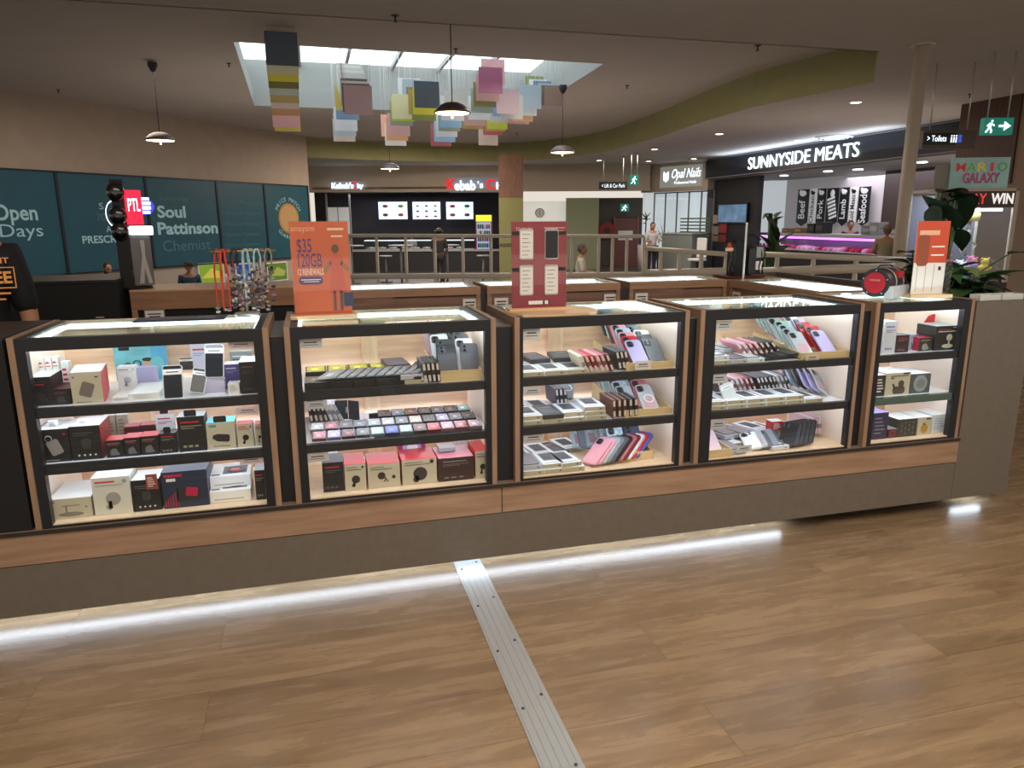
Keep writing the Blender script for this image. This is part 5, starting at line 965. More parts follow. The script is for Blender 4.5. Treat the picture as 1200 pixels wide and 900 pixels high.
# ---- case one, top shelf
carton('matt black speaker carton at the left end of the top shelf, first case', 33, 61, 442, S1, .06, .16, 'black', 'white', kind='gadget', fg=(44, 44, 48))
carton('short black carton with crimson lid beside the tan power bank cartons', 61.5, 83, 456, S1, .06, .16, 'black', 'maroon', kind='gadget', fg=(60, 60, 64))
for k in range(3): carton('narrow red and white upright packet behind the black cartons, %s of three' % ORD[k], 47+8.3*k, 54.5+8.3*k, 420-k*.7, S1, .19, .03, 'white', 'white', 'white', 'mount', 'red', 'red', cat='packet', name='hanging_packet', group='red and white packets on the top shelf of the first case')
carton('white and red upright packet, just left of the power bank cartons', 73.5, 83, 424, S1, .18, .03, 'white', 'white', 'white', 'bars', 'red', name='hanging_packet', cat='packet')
for k in range(5): carton('%s of five tan power bank cartons with red sides, counted from the front' % ORD[k], 83+1.2*k, 120+1.0*k, 436-1.8*k, S1, .05+.05*k, .04, 'tan', 'white', (196, 72, 74), 'bank', (120, 112, 104), 'black', group='power bank cartons on the top shelf of the first case')
carton('low flat white box on the top shelf, left of the demo phones', 131, 150, 466, S1, .07, .16, 'white', kind='bars', fg=(190, 190, 186))
carton('wide flat white box on the top shelf, beside the first demo phone', 150, 187, 461, S1, .06, .2, 'white', kind='bars', fg=(200, 198, 190))
carton('upright white pack with earphones print on the top shelf', 138, 160, 430, S1, .26, .05, 'white', kind='mount', fg=(190, 190, 200), ac='grey')
carton('plain lilac pack on the top shelf before the blue advert card', 161, 183, 431, S1, .28, .05, 'lilac', kind='none')
t = empty('advert_card', 'pale blue advert card with glasses print leaning at the back of the first case', 'card', tuple(onY(166, 450, .43)), 0); P = onY(135, 430, .43); Q = onY(197, 430, .43); w = Q.x-P.x; zt = onY(166, 405, .43).z
t.location = ((P.x+Q.x)/2, .43, S1); h = zt-S1; AD = mat('advert_blue', (120, 196, 208), .4, var=.2, bscale=12)
MB().box(-w/2, w/2, 0, .004, 0, h, AD).box(w*.2, w/2, -.001, 0, 0, h, rgb(96, 176, 214)).cyl((w*.3, -.002, h*.5), w*.13, .002, rgb(120, 200, 206), axis='y', seg=24).ball((w*.12, -.001, h*.42), w*.11, rgb(214, 160, 130), 14, (1, .02, .9)).ball((w*.12, -.002, h*.6), w*.1, rgb(50, 40, 40), 12, (1, .02, .4)).box(-w*.4, -w*.2, -.002, 0, h*.88, h*.97, BLK).build('printed_card', t)
MB().lathe([(w*.06, -.001), (w*.08, 0), (w*.06, .001)], BLK, seg=18, M=Matrix.Translation((-w*.25, -.003, h*.42)) @ Matrix.Rotation(PI/2, 4, 'X')).lathe([(w*.06, -.001), (w*.08, 0), (w*.06, .001)], BLK, seg=18, M=Matrix.Translation((-w*.08, -.003, h*.48)) @ Matrix.Rotation(PI/2, 4, 'X')).build('glasses_print', t)
def phone(label, l, r, t_, b_, y, lean, name='demo_phone', tilt=0, base=True, front=(30, 36, 44)):
    P, Q = onY(l, (t_+b_)/2, y), onY(r, (t_+b_)/2, y); w = Q.x-P.x; zb = onY((l+r)/2, b_, y).z; zt = onY((l+r)/2, t_, y).z; h = (zt-zb)/math.cos(lean)
    o = empty(name, label, 'phone', ((P.x+Q.x)/2, y, zb+.001), rot=(-lean, tilt, 0))
    MB().plate(w, h, .009, w*.14, rgb(206, 206, 204, rough=.3), Matrix.Translation((0, 0, h/2))).build('body', o); MB().plate(w*.9, h*.95, .001, w*.1, rgb(*front, rough=.12), Matrix.Translation((0, -.0052, h/2))).build('screen', o)
    MB().box(-w*.46, w*.46, -.0066, -.0056, h*.72, h*.88, WHITE).box(-w*.3, w*.3, -.007, -.0066, h*.78, h*.81, DARK).build('paper_label', o)
    if base: MB().box(-w*.4, w*.4, .004, .05, 0, .004, CLR).prism([(-w*.3, 0), (w*.3, 0), (w*.2, h*.5), (-w*.2, h*.5)], .006, .009, CLR).build('stand', o)
    return o
phone('demo phone with white label in the front, nearest the flat white boxes', 190, 214, 430, 468, .06, .25)
phone('demo phone leaning sideways, between the other two demo phones', 220, 238, 435, 461, .07, .5, tilt=.2)
phone('larger demo phone raised above the other demo phones', 238, 261, 405, 443, .1, .25, tilt=.05)
P = onY(249, 455, .1)
tag(MB().box(-.045, .045, -.02, .07, 0, onY(249, 446, .1).z-S1, clearplastic('riser_plastic', (206, 200, 226), .6)).build('clear_riser', loc=(P.x, .12, S1)), 'frosted lilac riser block under the larger demo phone', 'riser')
phone('small dark brown phone standing at the back of the top shelf', 210, 227, 420, 434, .33, .2, base=False, front=(60, 44, 46))
carton('purple boxed gadget right of the larger demo phone', 263, 281, 427, S1, .16, .07, 'purple', 'white', kind='lines', fg=(150, 150, 200), ac='white')
carton('small white box below the purple boxed gadget', 267, 281, 450, S1, .06, .06, 'white', kind='bars', fg=(190, 190, 190))
carton('tall black carton at the right end of the top shelf, first case', 281, 301, 424, S1, .05, .12, 'black', 'white', kind='lines', fg=(60, 54, 50), ac=(90, 70, 60))
carton('white leaflet pack behind the larger demo phone', 224, 246, 403, S1, .4, .02, (214, 206, 226), kind='lines', fg=(120, 140, 180), name='leaflet', cat='leaflet')
carton('grey and white boxed phone at the back, right of the larger demo phone', 270, 296, 412, S1, .32, .04, 'silver', kind='lines', fg='black', ac='white')
def shelf_label(label, l, t_, r, b_, y=.012, c=(216, 196, 200)):
    P, Q = onY(l, b_, y), onY(r, t_, y); w, h = Q.x-P.x, onY((l+r)/2, t_, y).z-onY((l+r)/2, b_, y).z
    return tag(MB().box(0, w, 0, .001, 0, h, rgb(*c)).box(w*.22, w*.78, -.0008, 0, h*.55, h*.66, DARK).box(w*.15, w*.85, -.0008, 0, h*.3, h*.38, rgb(120, 110, 112)).build('shelf_label', loc=(P.x, y, onY((l+r)/2, b_, y).z)), label, 'label')
shelf_label('pink shelf label stuck inside the glass, top right of the first case', 268, 400, 297, 409); shelf_label('pink shelf label above the small red cartons, first case', 277, 477, 303, 486); shelf_label('pink shelf label above the white stand cartons, first case', 281, 535, 308, 544)
# ---- case one, middle shelf
carton('black power bank carton at the left end of the middle shelf, first case', 46, 82, 503, S2, .05, .14, 'black', 'white', kind='tag', fg=(150, 150, 150)); carton('black carton with faint round print, beside the black power bank carton', 82.5, 119, 499, S2, .05, .14, 'black', 'white', (150, 40, 44), kind='dots', fg=(70, 70, 74))
for k, (l, r) in enumerate(((58, 71), (93, 108))): carton('small white folded card standing on the %s black carton, first case' % ['power bank', 'round print'][k], l, r, 492.5-k*1.5, S2, .09, .004, 'white', kind='bars', fg='grey', name='price_card', cat='card', zb=.105)
for k in range(2): carton('open tan packet at the back of the middle shelf, %s' % ['behind the small black cartons', 'next to the wall post'][k], 122+15*k, 136+15*k, 487-k, S2, .3, .05, 'tan', 'white', kind='bars', fg=(150, 140, 110), name='packet', cat='packet')
for k, (l, r, t_) in enumerate(((124, 145, 516), (145.5, 164.5, 513), (165, 186, 511))): carton('small black adapter carton with red top, %s of three in a row' % ORD[k], l, r, t_, S2, .05, .07, 'black', 'red', kind='gadget', fg=(110, 112, 116), group='small black adapter cartons in the first case')
for k, (l, r, t_) in enumerate(((146, 164, 500), (165, 183, 498))): carton('small red topped carton lying behind the adapter cartons, %s' % ['left one', 'right one'][k], l, r, t_, S2, .2, .06, 'maroon', 'crimson', kind='none')
carton('white and red hanging pack behind the small black hang tab carton', 183, 205, 485, S2, .2, .03, 'white', 'red', kind='lines', fg='red', name='hanging_packet', cat='packet', hang=True)
carton('small black carton with hang tab left of the big black carton', 187, 207, 508, S2, .05, .06, 'black', kind='lines', fg='grey', hang=True)
carton('big black hang tab carton in the middle of the middle shelf, first case', 208.5, 241, 488, S2, .05, .08, 'black', 'silver', kind='lines', fg=(150, 150, 120), hang=True)
carton('tan carton with cyan top and camera print, first case', 242, 276, 495, S2, .05, .09, 'tan', (60, 200, 214), 'tan', 'camera', (40, 38, 40), (70, 140, 150), hang=True)
for k, (l, r) in enumerate(((278, 297), (299, 309))): carton('small tan carton with a red band, %s' % ['beside the camera carton', 'at the right end of the shelf'][k], l, r, 497, S2, .05, .06, 'tan', 'red', kind='mount', fg='black', ac='red', group='red banded cartons in the first case')
# ---- case one, bottom
carton('wide low tan lamp carton with a lit top coloured white, bottom left of the first case', 57, 108, 584, S0, .05, .2, 'tan', 'white', kind='lamp', fg=(130, 126, 112), ac=(90, 130, 110))  # white top puts the case light falling on it into the colour
carton('tall pale earphone carton next to the wide lamp carton', 108.5, 154, 559, S0, .05, .12, (214, 212, 198), 'white', kind='mount', fg=(160, 156, 150), ac='red')
carton('black carton with four dots and a red price sticker, bottom shelf', 155, 188, 562, S0, .05, .12, 'black', 'white', kind='dots', fg=(90, 90, 90)); carton('red price sticker board on the four dot carton', 172, 186, 556, S0, .045, .002, (150, 70, 64), kind='bars', fg=(220, 200, 190), name='price_sticker', cat='sticker', zb=.085)
carton('dark blue carton with red stripes and headset print, bottom shelf', 190, 244, 552, S0, .05, .16, 'dark blue', (60, 70, 84), kind='stripes', fg=(40, 42, 46), ac='crimson')
for k in range(2):
    P = onY(271, 590, .06); o = MB().box(-.075, .075, 0, .17, 0, .045, WHITE).box(-.03, .06, .03, .12, .045, .046, rgb(60, 70, 84)).cyl((.02, .07, .047), .035, .003, DARK).box(.0, .03, .05, .08, .048, .05, RED).box(-.07, -.04, .02, .03, .045, .046, DARK).box(-.06, .05, -.001, 0, .01, .014, rgb(170, 168, 150)).build('product_box', loc=(P.x, .06+.04*k, S0+.047*k), rot=(0, 0, .02*k)); tag(o, 'flat white carton with a dark phone stand printed on its lid, %s of the two' % ['lower', 'upper'][k], 'box')
carton('slim black carton at the right end of the bottom shelf, first case', 299, 311, 551, S0, .05, .1, 'black', 'grey', kind='lines', fg='grey')
# ---- case two, bottom
carton('tall black carton at the left of the bottom shelf, second case', 378, 403, 542, S0, .06, .12, 'black', kind='lines', fg=(80, 80, 84))
for k, (l, r, t_, kd) in enumerate(((404, 429, 544, 'mount'), (431, 469, 543, 'tripod'), (471, 512, 538, 'mount'), (557, 574, 528, 'mount'))):
    carton('tan car mount carton with bright red lid, %s' % ['narrow one beside the black carton', 'wide one with a tripod print', 'wide one left of the maroon carton', 'tall one at the right end'][k], l, r, t_, S0, .05, .15, 'tan', 'red', 'red', kd, (52, 44, 44), 'grey', group='tan and red car mount cartons in the second case')
carton('maroon carton in clear red wrap on the bottom shelf, second case', 514, 555, 536, S0, .05, .16, (56, 34, 38), (206, 130, 140), (150, 60, 70), kind='lines', fg=(120, 110, 110), ac='grey')
carton('magenta and purple gift box lying on the red lids, second case', 467, 499, 521, S0, .2, .12, (150, 40, 96), 'pink', kind='round', fg=(170, 160, 200), ac='white', zb=.1)
carton('flat grey case on top of the maroon carton', 515, 534, 525, S0, .12, .07, 'silver', kind='none', zb=.108); carton('crumpled clear white wrap pack behind the maroon carton', 535, 547, 516, S0, .24, .04, (220, 222, 228), kind='none', name='wrap_pack', cat='packet')
carton('pale blue small pack standing behind the tall black carton', 386, 397, 531, S0, .2, .04, (170, 200, 220), kind='bars', fg='white')
shelf_label('white shelf label at the top left of the second case', 350, 397, 377, 408, c=(196, 196, 196)); shelf_label('white shelf label on the bottom shelf, second case', 359, 531, 385, 541, c=(200, 196, 196)); shelf_label('white shelf label on the middle shelf, second case', 358, 470, 383, 479, c=(190, 190, 196))
shelf_label('white shelf label at the top left of the third case', 613, 385, 633, 398, c=(206, 206, 206)); shelf_label('white shelf label on the middle shelf, third case', 614, 454, 634, 463, c=(196, 198, 204)); shelf_label('white shelf label on the bottom shelf, third case', 614, 508, 636, 519, c=(190, 186, 190)); shelf_label('white shelf label before the tray of cases, top shelf of the third case', 744, 423, 763, 433, c=(214, 210, 206))
shelf_label('white shelf label at the top left of the fourth case', 839, 376, 858, 387, c=(206, 206, 210)); shelf_label('white shelf label on the middle shelf, fourth case', 834, 438, 852, 449, c=(196, 198, 204)); shelf_label('white shelf label on the bottom shelf, fourth case', 833, 492, 851, 503, c=(190, 186, 196)); shelf_label('white shelf label standing before the tray, top shelf of the fourth case', 944, 415, 960, 424, c=(206, 196, 176)); shelf_label('white shelf label among the flat boxes, bottom shelf of the fourth case', 863, 522, 881, 530, c=(206, 206, 206))
# ---- small generic goods, built once each and copied
PR = {}
def proto(key, make):
    if key in PR: o = PR[key].copy(); C.objects.link(o); return o
    o = make(); PR[key] = o; return o
CC = {'black': (30, 31, 35), 'grey': (92, 96, 102), 'lilac': (188, 180, 226), 'white': (216, 218, 220), 'pink': (226, 160, 172), 'red': (196, 36, 46), 'pale blue': (166, 196, 220), 'clear': (214, 222, 226), 'brown': (110, 66, 52), 'dark blue': (50, 62, 92), 'rose': (196, 110, 120), 'blue': (70, 96, 190), 'mint': (170, 206, 196), 'charcoal': (58, 60, 64), 'patterned': (176, 196, 206), 'maroon': (112, 34, 40), 'steel': (130, 140, 150), 'cream': (226, 216, 196), 'pale pink': (224, 196, 206)}
def cmat(c):
    if c == 'clear': return mat('clear_case', CC[c], rough=.15, alpha=.62, spec=.6)
    if c == 'patterned': return mat('patterned_case', CC[c], .35, var=.35, bscale=70)
    return rgb(*CC[c], rough=.35)
def case_mesh(c, ring=False):
    def mk():
        b = MB(); b.plate(.076, .155, .009, .013, cmat(c), Matrix.Translation((0, 0, .0775)), n=3)
        b.plate(.030, .032, .003, .008, DARK if c not in ('black', 'charcoal') else rgb(70, 72, 78), Matrix.Translation((-.017, -.0055, .130)), n=3)
        for z in (.122, .138): b.cyl((-.018, -.0075, z), .0055, .002, rgb(20, 22, 26, rough=.1), axis='y', seg=10)
        if c in ('clear', 'patterned', 'mint', 'white'): b.plate(.066, .145, .0012, .010, rgb(236, 238, 240), Matrix.Translation((0, -.0052, .0775)), n=2) if c == 'white' else b.plate(.05, .05, .001, .006, rgb(190, 150, 160), Matrix.Translation((.002, -.0052, .05)), n=2)
        if ring: b.lathe([(.019, -.0012), (.024, -.0012), (.024, .0012), (.019, .0012), (.019, -.0012)], WHITE, seg=22, M=Matrix.Translation((.006, -.006, .072)) @ Matrix.Rotation(PI/2, 4, 'X'))
        return b.build('phone_case')
    return proto(('case', c, ring), mk)
def book_mesh(c):
    def mk():
        b = MB(); b.box(-.0075, .0075, 0, .155, 0, .08, rgb(*CC.get(c, (90, 90, 90)), rough=.5), bev=.002).box(-.0045, .0045, -.0006, .002, .004, .076, rgb(210, 200, 190)).box(-.0082, .0082, -.0008, .004, .03, .05, rgb(*[int(v*.6) for v in CC.get(c, (90, 90, 90))])); return b.build('wallet_case')
    return proto(('book', c), mk)
def flat_mesh(st_):
    def mk():
        W_ = {'white': (226, 230, 232), 'dark': (58, 58, 64), 'blue': (206, 220, 232), 'clearpack': (210, 216, 220), 'silver': (176, 178, 184), 'purple': (74, 64, 76)}[st_]
        b = MB().box(-.047, .047, 0, .168, 0, .019, rgb(*W_), bev=.001).box(-.046, .046, -.0006, 0, .001, .018, rgb(176, 168, 140) if st_ in ('white', 'blue') else rgb(*W_)).box(.02, .03, -.0012, 0, .007, .011, DARK)
        if st_ == 'white': b.box(-.03, .03, .05, .15, .019, .0196, rgb(96, 104, 112)).box(-.022, .022, .065, .135, .0196, .021, rgb(60, 66, 74)).box(-.035, .035, .015, .02, .019, .0194, rgb(120, 120, 120))
        elif st_ == 'blue': b.box(-.047, .047, .02, .11, .019, .0196, rgb(96, 190, 226)).box(-.03, .0, .12, .15, .019, .0196, rgb(206, 190, 214))
        elif st_ == 'dark': b.box(-.035, .035, .03, .14, .019, .0196, rgb(84, 84, 92)).box(-.01, .03, .12, .13, .0196, .02, rgb(160, 150, 140))
        elif st_ == 'clearpack': b.plate(.07, .14, .004, .012, rgb(120, 130, 138), Matrix.Translation((0, .084, .021)) @ Matrix.Rotation(PI/2, 4, 'X')).plate(.06, .12, .0045, .01, rgb(200, 206, 210), Matrix.Translation((0, .084, .0215)) @ Matrix.Rotation(PI/2, 4, 'X'))
        elif st_ == 'silver': b.plate(.074, .15, .006, .014, rgb(120, 116, 122), Matrix.Translation((0, .084, .021)) @ Matrix.Rotation(PI/2, 4, 'X'))
        else: b.box(-.04, .04, .01, .16, .019, .0196, rgb(92, 80, 92))
        return b.build('flat_phone_box')
    return proto(('flat', st_), mk)
def tray(label, x0, x1, y0, y1, z, hf=.032, hb=.075):
    w, d = x1-x0, y1-y0; t = empty('wooden_tray', label, 'tray', (x0, y0, z)); T = wood('tray_wood', (196, 168, 120), (220, 194, 146), 0)
    MB().box(0, w, 0, .006, 0, hf, T).build('front_panel', t); MB().box(0, w, .006, d, 0, .004, T).build('tray_floor', t)
    for x in (0, w-.005): MB().poly([(x, .006, 0), (x, d, 0), (x, d, hb), (x, .006, hf)], T).poly([(x+.005, .006, 0), (x+.005, d, 0), (x+.005, d, hb), (x+.005, .006, hf)], T).poly([(x, .006, hf), (x+.005, .006, hf), (x+.005, d, hb), (x, d, hb)], T).build('side_panel', t)
    return t
def case_row(x, y0, dy, z, cols_, where, grp, lean=.9, rise=.012, jx=.006, ring=()):
    q = random.Random(int(x*1000)+int(z*100))
    for i, c in enumerate(cols_):
        o = case_mesh(c, i in ring); o.location = (x+q.uniform(-jx, jx)-.004*i, y0+dy*i, z+.006+rise*i); o.rotation_euler = (-(lean-.012*i), q.uniform(-.04, .04), q.uniform(-.04, .04))
        tag(o, '%s%s phone case, %s from the front, %s' % (c, ' ringed' if i in ring else '', ORD[i], where), 'phone case', grp)
def book_row(xs0, dx, y, z, cols_, where, grp, lean=.42):
    for i, c in enumerate(cols_):
        o = book_mesh(c); o.location = (xs0+dx*i, y+.002*(i % 3), z+.004); o.rotation_euler = (0, -lean, 0)
        tag(o, '%s wallet case, %s in the row %s' % (c, ORD[i], where), 'wallet case', grp)
def flat(st_, x, y, z, rz, label, grp=None):
    o = flat_mesh(st_); o.location = (x, y, z+.001); o.rotation_euler = (0, 0, rz); return tag(o, label, 'box', grp)
# ---- third case, top shelf
tray('pale wooden tray of phone cases, top shelf of the third case', 1.285, 1.51, .035, .43, S1)
case_row(1.385, .07, .036, S1, ['lilac', 'red', 'pink', 'pale blue', 'pink', 'rose', 'grey', 'cream', 'dark blue'], 'main row, top tray, third case', 'phone cases in the top tray of the third case')
case_row(1.465, .08, .05, S1, ['grey', 'charcoal', 'white', 'grey', 'charcoal', 'mint'], 'right row, top tray, third case', 'phone cases in the top tray of the third case')
book_row(1.105, .024, .03, S1, ['cream', 'rose', 'red', 'pink', 'rose', 'maroon'], 'before the top tray, third case', 'wallet cases on the top shelf of the third case')
book_row(1.262, .02, .04, S1+.004, ['charcoal', 'black', 'charcoal'], 'against the top tray, third case', 'wallet cases on the top shelf of the third case', .25)
for k, (st_, x, y, z, rz) in enumerate([('white', .865, .03, 0, 0), ('white', .965, .032, 0, .01), ('white', 1.06, .03, 0, -.03), ('white', .865, .21, 0, 0), ('white', .963, .212, .0, .04), ('dark', 1.06, .2, .02, -.12), ('dark', .95, .2, .02, .1), ('silver', 1.15, .22, .0, .1), ('blue', 1.15, .035, 0, -.04)]):
    flat(st_, x, y, S1+z, rz, '%s flat box %s, top shelf, third case' % ({'white': 'white windowed', 'dark': 'dark', 'silver': 'silver', 'blue': 'white and blue'}[st_], ['first in the front row', 'second in the front row', 'third in the front row', 'first in the back row', 'next in the back row', 'stacked near the middle', 'stacked on the back row', 'behind the blue printed box', 'beside the wallet cases'][k]), 'flat phone boxes on the top shelf of the third case')
# middle shelf
tray('pale wooden tray of clear phone cases, middle shelf of the third case', 1.285, 1.51, .035, .43, S2)
case_row(1.335, .07, .04, S2, ['clear', 'patterned', 'clear', 'clear', 'mint', 'clear', 'patterned', 'clear'], 'left row, middle tray, third case', 'clear phone cases in the middle tray of the third case', ring=(2,))
case_row(1.43, .07, .045, S2, ['clear', 'rose', 'patterned', 'clear', 'pink', 'clear', 'clear'], 'right row, middle tray, third case', 'clear phone cases in the middle tray of the third case', ring=(0, 3))
book_row(1.235, .026, .03, S2, ['brown', 'brown', 'brown', 'charcoal', 'black'], 'before the middle tray, third case', 'upright wallet cases on the middle shelf of the third case', .05)
book_row(1.04, .02, .22, S2+.02, ['dark blue', 'dark blue', 'charcoal'], 'behind the stacked white boxes, third case', 'upright wallet cases on the middle shelf of the third case', .1)
for k, (st_, x, y, z, rz, w) in enumerate([('white', .862, .03, 0, 0, 'bottom of the front left stack'), ('white', .862, .035, .02, .03, 'top of the front left stack'), ('dark', .955, .03, .02, .02, 'dark one over the second stack'), ('white', .957, .032, 0, 0, 'under the dark box'), ('white', 1.05, .03, 0, 0, 'lower of the third stack'), ('white', 1.05, .045, .02, -.03, 'upper of the third stack'), ('white', 1.15, .03, 0, 0, 'lowest of the tall stack'), ('white', 1.148, .032, .02, .02, 'in the middle of the tall stack'), ('white', 1.145, .035, .04, -.06, 'topmost of the tall stack'), ('white', .87, .22, 0, 0, 'back left'), ('white', .97, .22, .0, .05, 'back row beside the back left one')]):
    flat(st_, x, y, S2+z, rz, '%s flat phone box, %s, middle shelf, third case' % ('dark' if st_ == 'dark' else 'white', w), 'flat phone boxes on the middle shelf of the third case')
for k in range(2):
    o = case_mesh('grey', True); o.location = (1.06+.05*k, .33, S2+.03); o.rotation_euler = (-1.1, .2, -.5+.2*k); tag(o, 'grey ringed phone case lying at the back of the middle shelf, third case', 'phone case', 'grey ringed cases at the back of the third case')
# bottom
tray('pale wooden tray of blue backed cases, bottom shelf of the third case', 1.255, 1.45, .08, .46, S0, .04, .08)
case_row(1.30, .11, .04, S0, ['patterned', 'steel', 'patterned', 'grey', 'clear', 'steel', 'grey'], 'left row, bottom tray, third case', 'phone cases in the bottom tray of the third case', lean=.6)
case_row(1.39, .11, .05, S0, ['dark blue', 'blue', 'steel', 'dark blue'], 'right row, bottom tray, third case', 'phone cases in the bottom tray of the third case', lean=.6, ring=(0,))
q = random.Random(21)
for i, c in enumerate(['pink', 'pink', 'clear', 'steel', 'grey', 'black', 'rose', 'maroon', 'white', 'red', 'blue']):
    o = case_mesh(c); o.location = (1.13+.022*i, .06+.004*i, S0+.014); o.rotation_euler = (-1.0, 0, -1.0); tag(o, '%s phone case in the overlapping fan, %s along, third case' % (c, ORD[i]), 'phone case', 'fanned phone cases on the bottom shelf of the third case')
for i, c in enumerate(['patterned', 'steel', 'patterned']):
    o = case_mesh(c); o.location = (1.16+.035*i, .25, S0+.02); o.rotation_euler = (-.75, .25, .15); tag(o, '%s phone case propped behind the fan, %s of three, third case' % (c, ORD[i]), 'phone case', 'propped phone cases in the third case')
for k, (st_, x, y, z, rz, w) in enumerate([('white', .865, .02, 0, 0, 'bottom left corner'), ('silver', .862, .03, .02, .02, 'silver one on the corner box'), ('white', .96, .02, .0, 0, 'second in front'), ('white', .958, .03, .02, .01, 'on the second front box'), ('white', 1.04, .025, .02, .12, 'tilted at the end of the front row'), ('white', 1.05, .02, 0, .02, 'under the tilted one'), ('white', .87, .21, 0, 0, 'left in the back row'), ('white', .975, .2, .01, .12, 'middle of the back row'), ('dark', 1.06, .23, .0, .3, 'dark one crossing the back row'), ('white', 1.14, .28, 0, .15, 'at the back wall')]):
    flat(st_, x, y, S0+z, rz, '%s flat phone box, %s, bottom shelf, third case' % ({'white': 'white', 'silver': 'silver', 'dark': 'dark'}[st_], w), 'flat phone boxes on the bottom shelf of the third case')
# ---- fourth case, top
tray('pale wooden tray of phone cases, top shelf of the fourth case', 2.16, 2.41, .03, .43, S1)
case_row(2.22, .07, .034, S1, ['clear', 'clear', 'patterned', 'mint', 'clear', 'steel', 'clear', 'patterned', 'clear', 'steel'], 'left row, top tray, fourth case', 'phone cases in the top tray of the fourth case')
case_row(2.36, .08, .05, S1, ['lilac', 'red', 'red', 'lilac', 'white', 'rose', 'black'], 'right row, top tray, fourth case', 'phone cases in the top tray of the fourth case')
book_row(1.93, .03, .12, S1+.01, ['pink', 'pale pink', 'rose', 'pink', 'brown', 'charcoal', 'charcoal'], 'on the top shelf, fourth case', 'wallet cases on the top shelf of the fourth case', .7)
for i, c in enumerate(['charcoal', 'black', 'charcoal', 'black']):
    o = case_mesh(c); o.location = (2.0+.045*i, .05, S1+.012+.004*i); o.rotation_euler = (-PI/2+.05, 0, .15); tag(o, '%s phone case lying flat, %s of four, top shelf of the fourth case' % (c, ORD[i]), 'phone case', 'flat black phone cases in the fourth case')
for k, (st_, x, y, z, rz, w) in enumerate([('white', 1.74, .03, 0, 0, 'front left corner'), ('clearpack', 1.74, .035, .02, .02, 'clear, on the corner box'), ('silver', 1.835, .03, 0, .03, 'silver second in front'), ('clearpack', 1.92, .03, 0, .04, 'third in front'), ('white', 1.75, .22, 0, 0, 'left in the back row'), ('clearpack', 1.85, .215, .01, .02, 'second in the back row'), ('clearpack', 1.9, .2, .02, .1, 'before the pink wallets')]):
    flat(st_, x, y, S1+z, rz, '%s flat phone box, %s, top shelf, fourth case' % ({'white': 'white', 'silver': 'silver', 'clearpack': 'clear lidded'}[st_], w), 'flat phone boxes on the top shelf of the fourth case')
# middle
for k in range(6):
    for j in range(2):
        if (k, j) in ((5, 1),): continue
        flat('white', 1.735+.103*k, .03+.004*j, S2+.02*j, .02*((k*7+j*3) % 3-1), 'white flat phone box, %s of the %s pair, middle shelf, fourth case' % (['lower', 'upper'][j], ORD[k]), 'paired white boxes along the middle shelf of the fourth case')
phone('boxed phone tilted on the white boxes, middle shelf of the fourth case', 851, 866, 450, 472, .07, .3, tilt=-.3, base=False, front=(200, 210, 212))
book_row(1.88, .026, .22, S2+.02, ['black', 'pale pink', 'white', 'rose', 'white', 'pink', 'rose', 'maroon'], 'behind the white boxes, fourth case', 'leaning wallet cases on the middle shelf of the fourth case', .5)
book_row(2.1, .022, .22, S2+.02, ['charcoal', 'black', 'dark blue', 'black', 'charcoal', 'white', 'steel', 'black'], 'right half behind the white boxes, fourth case', 'leaning wallet cases on the middle shelf of the fourth case', .5)
for i, c in enumerate(['pale pink', 'pale blue', 'black', 'lilac', 'lilac', 'clear']):
    o = case_mesh(c); o.location = (2.27+.02*i, .26-.028*i, S2+.022+.004*(5-i)); o.rotation_euler = (-.95, .55, .1); tag(o, '%s phone case in the slumped pile, %s from the back, fourth case' % (c, ORD[i]), 'phone case', 'slumped pile of phone cases in the fourth case')
# bottom
tray('small pale wooden tray at the bottom left of the fourth case', 1.70, 1.82, .02, .3, S0, .035, .05)
case_row(1.765, .06, .035, S0, ['pale pink', 'rose', 'white', 'pale pink', 'brown'], 'small bottom tray, fourth case', 'phone cases in the small tray of the fourth case', lean=.95)
for i in range(9):
    o = case_mesh(['black', 'charcoal'][i % 2]); o.location = (2.13+.015*i, .05+.003*i, S0+.014); o.rotation_euler = (-1.05, 0, -.75); tag(o, '%s wallet case in the dark slanting fan, %s along, fourth case' % (['black', 'charcoal'][i % 2], ORD[i]), 'wallet case', 'dark slanting cases in the fourth case')
for i, c in enumerate(['white', 'clear', 'grey', 'steel', 'grey']):
    o = case_mesh(c); o.location = (1.96+.03*i, .05, S0+.01+.006*(i % 2)); o.rotation_euler = (-1.35, -.2, -.35); tag(o, '%s phone case lying flat at the front bottom, %s along, fourth case' % (c, ORD[i]), 'phone case', 'flat cases at the front of the fourth case')
for i, c in enumerate(['pale pink', 'white', 'pink', 'pale pink']):
    o = book_mesh(c); o.location = (2.35+.02*i, .17, S0+.012); o.rotation_euler = (0, -.1, 0); o.scale = (1, 1, 1.1); tag(o, '%s decorated wallet case upright at the right end, %s of four, fourth case' % (c, ORD[i]), 'wallet case', 'decorated wallet cases at the bottom right of the fourth case')
for k, (st_, x, y, z, rz, w) in enumerate([('silver', 1.86, .03, 0, .1, 'grey, before the small tray'), ('white', 1.9, .13, .0, .15, 'white, left of the middle'), ('silver', 1.93, .2, .02, .2, 'grey, stacked left of the middle'), ('dark', 1.89, .3, .0, .2, 'dark, back left'), ('silver', 2.03, .17, .02, .3, 'grey with dark print, in the middle'), ('white', 2.05, .27, .0, .25, 'white, back middle'), ('white', 2.14, .24, .02, .3, 'white, back right'), ('white', 2.23, .27, 0, .35, 'white, behind the dark fan'), ('clearpack', 2.09, .03, 0, .1, 'clear lidded, before the dark fan')]):
    flat(st_, x, y, S0+z, rz, 'flat phone box, %s, bottom shelf of fourth case' % w, 'flat phone boxes on the bottom shelf of the fourth case')
